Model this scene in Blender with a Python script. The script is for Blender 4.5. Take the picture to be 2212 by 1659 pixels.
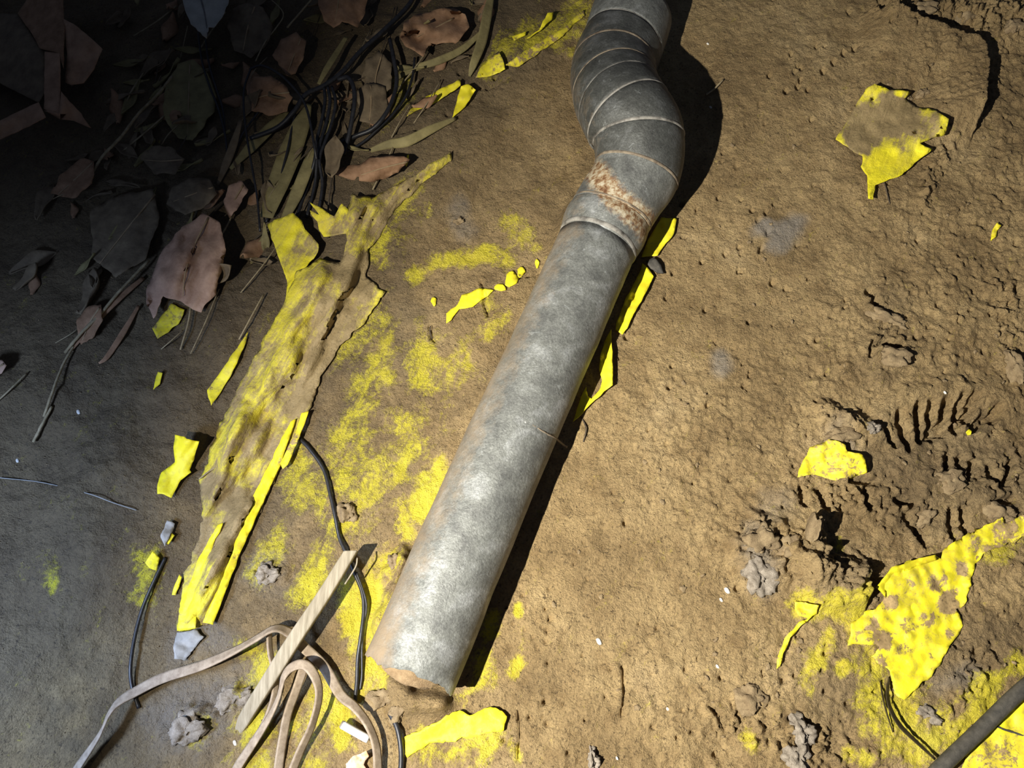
import bpy, math, random
import numpy as np
from mathutils import Vector, Matrix
from mathutils.geometry import delaunay_2d_cdt

for o in list(bpy.data.objects):
    bpy.data.objects.remove(o, do_unlink=True)
scene = bpy.context.scene
COL = scene.collection
random.seed(7)
rng = np.random.default_rng(11)

# ------------------------------------------------------------------ camera
W, H = 2212.0, 1659.0
F = 1661.0                       # focal length in pixels
TILT = math.radians(22.0)        # away from straight down
CH = 0.75                        # camera height above the mud
ST, CT = math.sin(TILT), math.cos(TILT)
CAM = np.array([0.0, -CH * math.tan(TILT), CH])
cam_data = bpy.data.cameras.new('camera')
cam_data.sensor_fit = 'HORIZONTAL'
cam_data.sensor_width = 36.0
cam_data.lens = F / W * 36.0
cam_data.clip_start = 0.01
cam_data.clip_end = 50
cam = bpy.data.objects.new('camera', cam_data)
cam.location = CAM
cam.rotation_euler = (TILT, 0, 0)
COL.objects.link(cam)
scene.camera = cam


def G(px, py, z=0.0):
    """point at height z that the photograph shows at pixel (px, py)"""
    u = (px - W / 2) / F
    v = (py - H / 2) / F
    d = np.array([u, ST - v * CT, -CT - v * ST])
    t = (z - CAM[2]) / d[2]
    return CAM + d * t


def to_px(x, y, z=0.0):
    dx, dy, dz = x - CAM[0], y - CAM[1], z - CAM[2]
    Z = dy * ST - dz * CT
    U = dy * CT + dz * ST
    ok = Z > 0.15
    Zs = np.where(ok, Z, 1.0)
    return np.where(ok, W / 2 + F * dx / Zs, 1e5), np.where(ok, H / 2 - F * U / Zs, 1e5)


# ------------------------------------------------------------------ world and lamps
world = bpy.data.worlds.new('night_sky')
scene.world = world
world.use_nodes = True
bg = world.node_tree.nodes['Background']
bg.inputs[0].default_value = (0.36, 0.45, 0.70, 1)
bg.inputs[1].default_value = 0.085

lp = G(70, 1895)
TORCH = Vector((lp[0], lp[1], 0.78))
ld = bpy.data.lights.new('hand_torch', 'SPOT')
ld.energy = 106.0
ld.color = (1.0, 0.95, 0.84)
ld.shadow_soft_size = 0.006
ld.spot_size = math.radians(90)
ld.spot_blend = 1.0
torch = bpy.data.objects.new('hand_torch', ld)
torch.location = TORCH
tg = Vector(G(1960, 1050))
torch.rotation_euler = (tg - TORCH).to_track_quat('-Z', 'Y').to_euler()
COL.objects.link(torch)

# added blue fill lamp, stands in for lens glare over the near left corner
cp = G(-330, 1700)
ld2 = bpy.data.lights.new('cool_fill_lamp', 'SPOT')
ld2.energy = 20.0
ld2.color = (0.45, 0.62, 1.0)
ld2.shadow_soft_size = 0.05
ld2.spot_size = math.radians(108)
ld2.spot_blend = 1.0
cool = bpy.data.objects.new('cool_fill_lamp', ld2)
cool.location = (cp[0], cp[1], 0.42)
tg2 = Vector(G(-130, 1560))
cool.rotation_euler = (tg2 - cool.location).to_track_quat('-Z', 'Y').to_euler()
COL.objects.link(cool)

scene.view_settings.view_transform = 'Standard'
scene.view_settings.look = 'None'
scene.view_settings.exposure = 0.0
scene.view_settings.gamma = 1.0
scene.view_settings.use_curve_mapping = False


# ------------------------------------------------------------------ numpy noise
def _hash(ix, iy, seed):
    n = (ix.astype(np.int64) * 374761393 + iy.astype(np.int64) * 668265263 + seed * 974711) & 0xffffffff
    n = ((n ^ (n >> 13)) * 1274126177) & 0xffffffff
    n = n ^ (n >> 16)
    return (n & 0xffff) / 65535.0


def vnoise(x, y, seed=0):
    ix = np.floor(x); iy = np.floor(y)
    fx = x - ix; fy = y - iy
    fx = fx * fx * fx * (fx * (fx * 6 - 15) + 10)
    fy = fy * fy * fy * (fy * (fy * 6 - 15) + 10)
    ix = ix.astype(np.int64); iy = iy.astype(np.int64)
    a = _hash(ix, iy, seed); b = _hash(ix + 1, iy, seed)
    c = _hash(ix, iy + 1, seed); d = _hash(ix + 1, iy + 1, seed)
    return (a + (b - a) * fx) * (1 - fy) + (c + (d - c) * fx) * fy - 0.5


def fbm(x, y, freq, octaves, seed=0, gain=0.5):
    s = 0; a = 1.0
    for k in range(octaves):
        ca, sa = math.cos(0.6 * k + .3), math.sin(0.6 * k + .3)
        s = s + a * vnoise((x * ca - y * sa) * freq, (x * sa + y * ca) * freq, seed + 17 * k)
        a *= gain; freq *= 2.03
    return s


def seg_dist(px, py, pts):
    """distance to a polyline in pixels, with the parameter along it"""
    best = np.full(px.shape, 1e9)
    for (x0, y0), (x1, y1) in zip(pts[:-1], pts[1:]):
        dx, dy = x1 - x0, y1 - y0
        L = dx * dx + dy * dy + 1e-9
        t = np.clip(((px - x0) * dx + (py - y0) * dy) / L, 0, 1)
        d = np.hypot(px - x0 - t * dx, py - y0 - t * dy)
        best = np.minimum(best, d)
    return best


def smooth(a, b, x):
    t = np.clip((x - a) / (b - a), 0, 1)
    return t * t * (3 - 2 * t)


# ------------------------------------------------------------------ materials
def new_mat(name):
    m = bpy.data.materials.new(name)
    m.use_nodes = True
    nt = m.node_tree
    return m, nt, nt.nodes['Principled BSDF']


def nd(nt, kind, **kw):
    n = nt.nodes.new(kind)
    for k, v in kw.items():
        setattr(n, k, v)
    return n


def noise(nt, vec, scale, detail=4, rough=0.55, dist=0.0):
    n = nd(nt, 'ShaderNodeTexNoise')
    n.inputs['Scale'].default_value = scale
    n.inputs['Detail'].default_value = detail
    n.inputs['Roughness'].default_value = rough
    n.inputs['Distortion'].default_value = dist
    nt.links.new(vec, n.inputs['Vector'])
    return n.outputs['Fac']


def ramp(nt, fac, stops, interp='LINEAR'):
    r = nd(nt, 'ShaderNodeValToRGB')
    r.color_ramp.interpolation = interp
    e = r.color_ramp.elements
    while len(e) < len(stops):
        e.new(0.5)
    for i, (p, c) in enumerate(stops):
        e[i].position = p
        e[i].color = (c[0], c[1], c[2], 1) if hasattr(c, '__len__') else (c, c, c, 1)
    nt.links.new(fac, r.inputs[0])
    return r.outputs[0]


def mix(nt, fac, a, b, blend='MIX'):
    m = nd(nt, 'ShaderNodeMix', data_type='RGBA', blend_type=blend)
    for sock, v in ((m.inputs[0], fac), (m.inputs[6], a), (m.inputs[7], b)):
        if isinstance(v, (int, float)):
            sock.default_value = v
        elif isinstance(v, tuple):
            sock.default_value = (v[0], v[1], v[2], 1)
        else:
            nt.links.new(v, sock)
    return m.outputs[2]


def mth(nt, op, a, b=0.0, clamp=False):
    m = nd(nt, 'ShaderNodeMath', operation=op)
    m.use_clamp = clamp
    for sock, v in ((m.inputs[0], a), (m.inputs[1], b)):
        if isinstance(v, (int, float)):
            sock.default_value = v
        else:
            nt.links.new(v, sock)
    return m.outputs[0]


def attr(nt, name):
    a = nd(nt, 'ShaderNodeAttribute', attribute_name=name)
    return a.outputs['Fac']


def pos(nt):
    return nd(nt, 'ShaderNodeNewGeometry').outputs['Position']


def bump(nt, bsdf, height, strength, dist):
    b = nd(nt, 'ShaderNodeBump')
    b.inputs['Strength'].default_value = strength
    b.inputs['Distance'].default_value = dist
    nt.links.new(height, b.inputs['Height'])
    nt.links.new(b.outputs[0], bsdf.inputs['Normal'])


def soil_colour(nt, p):
    a = noise(nt, p, 9, 5, 0.6)
    c = ramp(nt, a, [(0.25, (0.195, 0.135, 0.066)), (0.45, (0.315, 0.222, 0.108)),
                     (0.58, (0.405, 0.292, 0.145)), (0.75, (0.47, 0.350, 0.190))])
    b = noise(nt, p, 55, 6, 0.65)
    c = mix(nt, 0.55, c, ramp(nt, b, [(0.3, (0.30, 0.27, 0.24)), (0.5, (0.5, 0.5, 0.5)), (0.72, (0.66, 0.66, 0.66))]), 'OVERLAY')
    sp_ = ramp(nt, noise(nt, p, 210, 4, 0.75), [(0.33, 0.0), (0.43, 1.0)])  # dark specks: shade of tiny pits put into the soil colour
    c = mix(nt, mth(nt, 'MULTIPLY', mth(nt, 'SUBTRACT', 1.0, sp_), 0.7), c, (0.085, 0.058, 0.032))
    d = noise(nt, p, 420, 3, 0.7)
    c = mix(nt, 0.55, c, ramp(nt, d, [(0.3, (0.26, 0.25, 0.24)), (0.5, (0.5, 0.5, 0.5)), (0.7, (0.70, 0.69, 0.66))]), 'OVERLAY')
    return c


YEL = (0.88, 0.78, 0.028)


def yellow_colour(nt, p):
    a = noise(nt, p, 30, 4, 0.6)
    return ramp(nt, a, [(0.3, (0.76, 0.65, 0.028)), (0.55, YEL), (0.75, (0.92, 0.83, 0.05))])


def mat_ground():
    m, nt, b = new_mat('trodden_mud')
    p = pos(nt)
    soil = soil_colour(nt, p)
    # darker damp soil towards the leaf litter, grey ash-like smears (vertex masks with their own shape)
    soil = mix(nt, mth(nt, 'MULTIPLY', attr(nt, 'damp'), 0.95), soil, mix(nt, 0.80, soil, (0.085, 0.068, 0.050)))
    soil = mix(nt, mth(nt, 'MULTIPLY', attr(nt, 'ash'), 0.75), soil, (0.27, 0.255, 0.235))
    # yellow residue of buried sheet
    mp = nd(nt, 'ShaderNodeMapping', vector_type='TEXTURE')
    mp.inputs['Rotation'].default_value = (0, 0, math.radians(60))
    mp.inputs['Scale'].default_value = (1.9, 0.9, 1)
    nt.links.new(p, mp.inputs['Vector'])
    n = mth(nt, 'ADD', mth(nt, 'MULTIPLY', noise(nt, mp.outputs[0], 60, 7, 0.72, 0.6), 0.6), mth(nt, 'MULTIPLY', noise(nt, p, 300, 5, 0.75), 0.4))
    n = mth(nt, 'ADD', mth(nt, 'MULTIPLY', n, 3.2), -1.1)
    k = mth(nt, 'SUBTRACT', mth(nt, 'ADD', n, attr(nt, 'yellow')), 1.0)
    film = ramp(nt, mth(nt, 'ADD', k, 0.5), [(0.26, 0.0), (0.62, 1.0)])
    solid = ramp(nt, mth(nt, 'ADD', k, 0.5), [(0.50, 0.0), (0.78, 1.0)])
    yl = yellow_colour(nt, p)
    c = mix(nt, mth(nt, 'MULTIPLY', film, 0.35), soil, yl)
    c = mix(nt, mth(nt, 'MULTIPLY', solid, mth(nt, 'ADD', 0.35, mth(nt, 'MULTIPLY', attr(nt, 'yellow'), 0.5))), c, mix(nt, 0.25, yl, soil))
    nt.links.new(c, b.inputs['Base Color'])
    b.inputs['Roughness'].default_value = 0.85
    b.inputs['Specular IOR Level'].default_value = 0.25
    h = mth(nt, 'ADD', mth(nt, 'MULTIPLY', noise(nt, p, 160, 5, 0.65), 1.0), mth(nt, 'MULTIPLY', noise(nt, p, 620, 4, 0.7), 0.5))
    bump(nt, b, h, 1.0, 0.0048)
    return m


def mat_yellow(name='yellow_plastic', rough=0.55, tone=None):
    m, nt, b = new_mat(name)
    p = pos(nt)
    n = mth(nt, 'ADD', mth(nt, 'MULTIPLY', noise(nt, p, 62, 7, 0.72, 1.0), 0.62), mth(nt, 'MULTIPLY', noise(nt, p, 230, 5, 0.75), 0.38))
    k = mth(nt, 'ADD', mth(nt, 'SUBTRACT', mth(nt, 'MULTIPLY', n, 3.4), 1.2), mth(nt, 'SUBTRACT', attr(nt, 'dirt'), 0.42))
    film = ramp(nt, k, [(0.10, 0.0), (0.56, 1.0)])
    solid = ramp(nt, k, [(0.50, 0.0), (0.64, 1.0)])
    yl = yellow_colour(nt, p)
    if tone:
        yl = mix(nt, 0.8, yl, tone)
    soil = soil_colour(nt, p)
    c = mix(nt, mth(nt, 'MULTIPLY', film, 0.45), yl, soil)
    c = mix(nt, solid, c, soil)
    nt.links.new(c, b.inputs['Base Color'])
    nt.links.new(ramp(nt, solid, [(0, rough), (1, 0.9)]), b.inputs['Roughness'])
    b.inputs['Specular IOR Level'].default_value = 0.3
    h = mth(nt, 'ADD', mth(nt, 'MULTIPLY', solid, 0.6), mth(nt, 'MULTIPLY', noise(nt, p, 300, 4, 0.7), 0.5))
    bump(nt, b, h, 0.5, 0.001)
    return m


def mat_tarp():
    m, nt, b = new_mat('muddy_yellow_tarp')
    p = pos(nt)
    mp = nd(nt, 'ShaderNodeMapping', vector_type='TEXTURE')
    mp.inputs['Rotation'].default_value = (0, 0, math.radians(62))
    mp.inputs['Scale'].default_value = (4.0, 0.8, 1)
    nt.links.new(p, mp.inputs['Vector'])
    q = mp.outputs[0]
    n = mth(nt, 'ADD', mth(nt, 'MULTIPLY', noise(nt, q, 42, 6, 0.66, 0.8), 0.7), mth(nt, 'MULTIPLY', noise(nt, p, 240, 4, 0.7), 0.3))
    k = mth(nt, 'ADD', mth(nt, 'SUBTRACT', mth(nt, 'MULTIPLY', n, 1.7), 0.35), mth(nt, 'SUBTRACT', attr(nt, 'dirt'), 0.45))
    film = ramp(nt, k, [(0.15, 0.0), (0.55, 1.0)])
    solid = ramp(nt, k, [(0.44, 0.0), (0.66, 1.0)])
    yl = yellow_colour(nt, p)
    soil = mix(nt, 0.5, soil_colour(nt, p), (0.19, 0.145, 0.095))
    c = mix(nt, mth(nt, 'MULTIPLY', film, 0.55), yl, soil)
    c = mix(nt, mth(nt, 'MULTIPLY', solid, 0.93), c, soil)
    nt.links.new(c, b.inputs['Base Color'])
    b.inputs['Roughness'].default_value = 0.7
    b.inputs['Specular IOR Level'].default_value = 0.3
    h = mth(nt, 'ADD', mth(nt, 'MULTIPLY', noise(nt, q, 60, 5, 0.6, 0.6), 1.0), mth(nt, 'MULTIPLY', noise(nt, p, 300, 4, 0.7), 0.3))
    bump(nt, b, h, 0.8, 0.004)
    return m


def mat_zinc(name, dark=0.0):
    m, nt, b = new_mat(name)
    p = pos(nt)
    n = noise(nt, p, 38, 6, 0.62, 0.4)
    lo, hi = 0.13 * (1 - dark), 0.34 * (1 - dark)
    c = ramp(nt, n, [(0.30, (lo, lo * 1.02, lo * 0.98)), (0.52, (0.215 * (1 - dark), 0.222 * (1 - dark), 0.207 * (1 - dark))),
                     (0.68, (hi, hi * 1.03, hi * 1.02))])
    s = noise(nt, p, 500, 3, 0.7)
    c = mix(nt, 0.6, c, ramp(nt, s, [(0.3, 0.25), (0.7, 0.72)]), 'OVERLAY')
    s2 = noise(nt, p, 110, 6, 0.7, 0.5)
    c = mix(nt, 0.55, c, ramp(nt, s2, [(0.3, 0.28), (0.7, 0.70)]), 'OVERLAY')
    white = ramp(nt, noise(nt, p, 85, 5, 0.75, 1.0), [(0.62, 0.0), (0.72, 1.0)])
    c = mix(nt, mth(nt, 'MULTIPLY', white, 0.45), c, (0.50, 0.53, 0.53))
    k = mth(nt, 'ADD', mth(nt, 'MULTIPLY', noise(nt, p, 70, 6, 0.7), 0.8), mth(nt, 'SUBTRACT', attr(nt, 'dirt'), 0.45))
    d = ramp(nt, k, [(0.35, 0.0), (0.75, 1.0)])
    c = mix(nt, mth(nt, 'MULTIPLY', d, 0.9), c, (0.285, 0.212, 0.132))
    k2 = mth(nt, 'ADD', mth(nt, 'MULTIPLY', noise(nt, p, 120, 6, 0.75, 0.8), 0.8), mth(nt, 'SUBTRACT', attr(nt, 'rust'), 0.45))
    r = ramp(nt, k2, [(0.40, 0.0), (0.62, 1.0)])
    rc = ramp(nt, noise(nt, p, 150, 5, 0.7), [(0.36, (0.13, 0.055, 0.022)), (0.48, (0.30, 0.19, 0.10)), (0.56, (0.46, 0.39, 0.27)), (0.72, (0.60, 0.54, 0.42))])
    c = mix(nt, r, c, rc)
    nt.links.new(c, b.inputs['Base Color'])
    met = mth(nt, 'SUBTRACT', mth(nt, 'SUBTRACT', 0.28, mth(nt, 'MULTIPLY', d, 0.28)), mth(nt, 'MULTIPLY', r, 0.35), clamp=True)
    nt.links.new(met, b.inputs['Metallic'])
    nt.links.new(ramp(nt, d, [(0, 0.52), (1, 0.85)]), b.inputs['Roughness'])
    h = mth(nt, 'ADD', noise(nt, p, 320, 5, 0.7), mth(nt, 'MULTIPLY', mth(nt, 'ADD', d, r), 0.6))
    bump(nt, b, h, 0.6, 0.0014)
    return m


def mat_plain(name, c0, c1, scale=60, rough=0.75, bump_s=0.4, bump_d=0.0008, stretch=None, spec=0.3):
    m, nt, b = new_mat(name)
    p = pos(nt)
    if stretch:
        mp = nd(nt, 'ShaderNodeMapping')
        mp.inputs['Rotation'].default_value = (0, 0, stretch[0])
        mp.inputs['Scale'].default_value = (stretch[1], stretch[2], 1)
        nt.links.new(p, mp.inputs['Vector'])
        p = mp.outputs[0]
    n = noise(nt, p, scale, 6, 0.65)
    nt.links.new(ramp(nt, n, [(0.3, c0), (0.7, c1)]), b.inputs['Base Color'])
    b.inputs['Roughness'].default_value = rough
    b.inputs['Specular IOR Level'].default_value = spec
    bump(nt, b, noise(nt, p, scale * 6, 4, 0.7), bump_s, bump_d)
    return m


M = {}
M['ground'] = mat_ground()
M['yellow'] = mat_yellow()
M['tarp'] = mat_tarp()
M['zinc'] = mat_zinc('weathered_zinc')
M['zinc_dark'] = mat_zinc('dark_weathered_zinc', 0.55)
M['seam'] = mat_plain('dirty_metal_seam', (0.05, 0.045, 0.04), (0.42, 0.40, 0.36), 75, 0.5)
M['rust_seam'] = mat_plain('rusty_metal_seam', (0.06, 0.040, 0.028), (0.36, 0.30, 0.22), 85, 0.75)
M['mudcake'] = mat_plain('caked_mud', (0.24, 0.16, 0.085), (0.42, 0.30, 0.17), 120, 0.9, 0.9, 0.0015)
M['clod'] = mat_plain('soil_clod', (0.21, 0.150, 0.085), (0.40, 0.30, 0.17), 140, 0.9, 0.9, 0.0015)
M['ashclod'] = mat_plain('grey_clod', (0.17, 0.140, 0.105), (0.46, 0.40, 0.33), 140, 0.9, 0.9, 0.0015)
M['stone'] = mat_plain('pale_stone', (0.55, 0.52, 0.46), (0.80, 0.78, 0.72), 200, 0.6)
M['strap'] = mat_plain('old_tan_strap', (0.25, 0.19, 0.135), (0.46, 0.37, 0.275), 160, 0.7, 0.5, 0.0005)
M['wood'] = mat_plain('grey_split_wood', (0.22, 0.185, 0.125), (0.44, 0.38, 0.28), 60, 0.8, 0.6, 0.0006, stretch=(math.radians(-56), 5, 0.5))
M['rubber'] = mat_plain('black_cable', (0.010, 0.010, 0.012), (0.030, 0.030, 0.034), 200, 0.42, 0.2, 0.0004, spec=0.5)
M['hose'] = mat_plain('dusty_hose', (0.040, 0.038, 0.034), (0.110, 0.100, 0.084), 150, 0.65)
M['blade'] = mat_plain('dark_blade', (0.030, 0.022, 0.010), (0.075, 0.058, 0.026), 120, 0.6)
M['leaf_brown'] = mat_plain('dry_brown_leaf', (0.21, 0.115, 0.060), (0.42, 0.25, 0.145), 70, 0.75, 0.5, 0.001)
M['leaf_pink'] = mat_plain('dry_pinkish_leaf', (0.33, 0.20, 0.14), (0.56, 0.37, 0.26), 60, 0.75, 0.5, 0.001)
M['leaf_dark'] = mat_plain('rotten_dark_leaf', (0.11, 0.080, 0.050), (0.25, 0.190, 0.115), 60, 0.75, 0.5, 0.001)
M['leaf_olive'] = mat_plain('olive_dry_blade', (0.15, 0.125, 0.055), (0.34, 0.285, 0.125), 40, 0.7, 0.5, 0.001)
M['leaf_grey'] = mat_plain('pale_grey_leaf', (0.36, 0.36, 0.31), (0.54, 0.53, 0.46), 60, 0.75, 0.3, 0.001)
M['rib'] = mat_plain('leaf_midrib', (0.26, 0.18, 0.10), (0.46, 0.34, 0.20), 90, 0.75)
M['rib_grey'] = mat_plain('grey_leaf_midrib', (0.10, 0.10, 0.095), (0.24, 0.24, 0.23), 90, 0.75)
M['twig'] = mat_plain('dry_twig', (0.20, 0.155, 0.085), (0.44, 0.36, 0.22), 150, 0.8)
M['card'] = mat_plain('brown_card', (0.30, 0.175, 0.105), (0.54, 0.34, 0.215), 50, 0.8, 0.4, 0.0008)
M['paper'] = mat_plain('dirty_white_plastic', (0.22, 0.215, 0.20), (0.42, 0.41, 0.39), 60, 0.6)
M['white'] = mat_plain('white_paper_tube', (0.70, 0.72, 0.74), (0.88, 0.89, 0.90), 80, 0.6, 0.2, 0.0003)
M['orange'] = mat_plain('orange_white_wrapper', (0.75, 0.30, 0.08), (0.85, 0.74, 0.60), 90, 0.5)
M['fibre'] = mat_plain('root_fibre', (0.05, 0.04, 0.03), (0.12, 0.09, 0.06), 200, 0.8)


# ------------------------------------------------------------------ object helpers
def new_obj(name, verts, faces, mat, parent=None, smooth_shade=True, attrs=None):
    me = bpy.data.meshes.new(name)
    me.from_pydata([tuple(map(float, v)) for v in verts], [], [tuple(map(int, f)) for f in faces])
    me.update()
    if attrs:
        for k, arr in attrs.items():
            a = me.attributes.new(k, 'FLOAT', 'POINT')
            a.data.foreach_set('value', np.asarray(arr, dtype=np.float32))
    if smooth_shade:
        me.polygons.foreach_set('use_smooth', [True] * len(me.polygons))
    me.materials.append(mat)
    ob = bpy.data.objects.new(name, me)
    COL.objects.link(ob)
    if parent is not None:
        ob.parent = parent
        top = parent
        while top.parent is not None:
            top = top.parent
        ob.matrix_parent_inverse = Matrix.Translation(top.location).inverted() if parent is top else Matrix.Identity(4)
    return ob


def recentre(ob):
    """move a top-level mesh's origin to its base"""
    me = ob.data
    n = len(me.vertices)
    co = np.empty(n * 3, dtype=np.float32)
    me.vertices.foreach_get('co', co)
    co = co.reshape(-1, 3)
    c = np.array([(co[:, 0].min() + co[:, 0].max()) / 2, (co[:, 1].min() + co[:, 1].max()) / 2, co[:, 2].min()])
    me.vertices.foreach_set('co', (co - c).astype(np.float32).ravel())
    me.update()
    ob.location = ob.location + Vector(c)


def tag(o, label, cat, group=None, kind=None):
    if label: o['label'] = label
    if cat: o['category'] = cat
    if group: o['group'] = group
    if kind: o['kind'] = kind
    return o


def empty(name, loc, label, cat, group=None):
    o = bpy.data.objects.new(name, None)
    o.empty_display_size = 0.02
    o.location = loc
    COL.objects.link(o)
    return tag(o, label, cat, group)


def catmull(P, n):
    P = [np.asarray(p, float) for p in P]
    Q = [2 * P[0] - P[1]] + P + [2 * P[-1] - P[-2]]
    out = []
    for i in range(1, len(Q) - 2):
        a, b, c, d = Q[i - 1], Q[i], Q[i + 1], Q[i + 2]
        for k in range(n):
            t = k / n
            out.append(0.5 * ((2 * b) + (c - a) * t + (2 * a - 5 * b + 4 * c - d) * t * t + (3 * b - a - 3 * c + d) * t ** 3))
    out.append(Q[-2])
    return np.array(out)


def frames(path):
    T = np.gradient(path, axis=0)
    T /= np.linalg.norm(T, axis=1)[:, None] + 1e-12
    up = np.array([0, 0, 1.0])
    S = np.cross(T, up)
    S /= np.linalg.norm(S, axis=1)[:, None] + 1e-12
    N = np.cross(S, T)
    return T, S, N


def tube(name, path, radius, mat, parent=None, sides=10, caps=True, attrs_fn=None, jitter=0.0):
    path = np.asarray(path)
    T, S, N = frames(path)
    n = len(path)
    r = np.full(n, radius) if np.isscalar(radius) else np.asarray(radius)
    V, Fc = [], []
    for i in range(n):
        for k in range(sides):
            a = 2 * math.pi * k / sides
            rr = r[i] * (1 + (random.uniform(-jitter, jitter) if jitter else 0))
            V.append(path[i] + rr * (math.cos(a) * S[i] + math.sin(a) * N[i]))
    for i in range(n - 1):
        for k in range(sides):
            k2 = (k + 1) % sides
            Fc.append((i * sides + k, i * sides + k2, (i + 1) * sides + k2, (i + 1) * sides + k))
    if caps:
        Fc.append(tuple(range(sides - 1, -1, -1)))
        Fc.append(tuple((n - 1) * sides + k for k in range(sides)))
    attrs = attrs_fn(np.array(V)) if attrs_fn else None
    return new_obj(name, V, Fc, mat, parent, True, attrs)


def ribbon(name, path, width, thick, tilt, mat, parent=None):
    """flat strap: rectangular section swept along a path, tilt turns it about its own length"""
    path = np.asarray(path)
    T, S, N = frames(path)
    n = len(path)
    w = np.interp(np.linspace(0, 1, n), np.linspace(0, 1, len(width)), width) if hasattr(width, '__len__') else np.full(n, width)
    tl = np.interp(np.linspace(0, 1, n), np.linspace(0, 1, len(tilt)), tilt)
    V, Fc = [], []
    for i in range(n):
        a = math.radians(tl[i])
        s = math.cos(a) * S[i] + math.sin(a) * N[i]
        u = -math.sin(a) * S[i] + math.cos(a) * N[i]
        hw, ht = w[i] / 2, thick / 2
        for (x, y) in ((-hw, -ht), (-hw * .6, -ht * 1.25), (hw * .6, -ht * 1.25), (hw, -ht), (hw, ht), (hw * .6, ht * 1.25), (-hw * .6, ht * 1.25), (-hw, ht)):
            V.append(path[i] + x * s + y * u)
    for i in range(n - 1):
        for k in range(8):
            k2 = (k + 1) % 8
            Fc.append((i * 8 + k, i * 8 + k2, (i + 1) * 8 + k2, (i + 1) * 8 + k))
    Fc.append(tuple(range(7, -1, -1)))
    Fc.append(tuple((n - 1) * 8 + k for k in range(8)))
    return new_obj(name, V, Fc, mat, parent)


# ------------------------------------------------------------------ ground
FX0, FX1, FY0, FY1 = -0.66, 0.70, -0.40, 0.60
STEP = 0.0016
nx = int((FX1 - FX0) / STEP) + 1
ny = int((FY1 - FY0) / STEP) + 1
fx = np.linspace(FX0, FX1, nx)
fy = np.linspace(FY0, FY1, ny)


def outward(start, sign):
    out, s, x = [], 0.004, start
    while abs(x) < 4.0:
        x += sign * s
        s *= 1.25
        out.append(x)
    return out


gx = np.array(outward(FX0, -1)[::-1] + list(fx) + outward(FX1, 1))
gy = np.array(outward(FY0, -1)[::-1] + list(fy) + outward(FY1, 1))
X, Y = np.meshgrid(gx, gy)
PX, PY = to_px(X, Y)

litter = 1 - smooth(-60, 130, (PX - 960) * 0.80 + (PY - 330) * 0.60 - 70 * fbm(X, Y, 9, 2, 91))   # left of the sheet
rough_r = smooth(1350, 1900, PX + 0.35 * (PY - 800) + 500 * fbm(X, Y, 5, 2, 5))
Z = 0.010 * fbm(X, Y, 4, 3, 1) + 0.0035 * fbm(X, Y, 22, 3, 2)
Z += (0.0018 + 0.0022 * rough_r) * fbm(X, Y, 75, 4, 3, 0.6)
Z += 0.012 * litter * fbm(X, Y, 14, 4, 4) + 0.010 * litter
crumb = np.clip(fbm(X, Y, 120, 3, 8) - 0.10, 0, 1)
Z += 0.0045 * crumb * (0.2 + rough_r)
Z += 0.0012 * (0.4 + rough_r) * fbm(X, Y, 260, 2, 9)


def local(pts, reach):
    xs = [p[0] for p in pts]; ys = [p[1] for p in pts]
    return (PX > min(xs) - reach) & (PX < max(xs) + reach) & (PY > min(ys) - reach) & (PY < max(ys) + reach)


def groove(pts, width, depth, sharp=0.5):
    m = local(pts, width * 2)
    d = seg_dist(PX[m], PY[m], pts) + 4 * fbm(X[m], Y[m], 160, 2, 31)
    Z[m] -= depth * (1 - smooth(width * sharp, width, d))


def mound(pts, width, height, seed=40):
    m = local(pts, width * 2)
    d = seg_dist(PX[m], PY[m], pts) + width * 0.5 * fbm(X[m], Y[m], 45, 3, seed)
    Z[m] += height * (1 - smooth(0, width, d))


# shoe print: fan of lug marks and the half-trodden rows below it
LUGS = [((1945, 895), (1965, 965)), ((1983, 880), (1993, 945)), ((2013, 872), (2017, 940)), ((2048, 868), (2038, 930)),
        ((2080, 858), (2068, 925)), ((2108, 855), (2094, 905)), ((2160, 880), (2148, 905)), ((2130, 900), (2112, 920)),
        ((1915, 935), (1935, 960)), ((2080, 990), (2075, 1030)), ((2105, 1000), (2098, 1030)), ((2050, 985), (2052, 1010)),
        ((2190, 1000), (2180, 1040)), ((2140, 1010), (2160, 1040)), ((1940, 1080), (1975, 1085)), ((2060, 1100), (2066, 1160)),
        ((2085, 1100), (2095, 1145)), ((1965, 1110), (2000, 1165)), ((1995, 1120), (2003, 1150)), ((1870, 1060), (1880, 1095)),
        ((1840, 1037), (1890, 1042)), ((1730, 1060), (1740, 1090)), ((1770, 1065), (1785, 1095)), ((2150, 1085), (2200, 1075)),
        ((1880, 628), (1900, 665)), ((1885, 745), (1880, 765)), ((1900, 745), (1940, 750))]
for k, s in enumerate(LUGS):
    groove(s, 14 if k < 8 else 11, 0.016 if k < 6 else 0.012, 0.55)
mound([(1930, 870), (2020, 850), (2110, 840), (2190, 860)], 45, 0.007)
mound([(1960, 1000), (2040, 1040), (2130, 1060)], 70, 0.005, 47)
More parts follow.
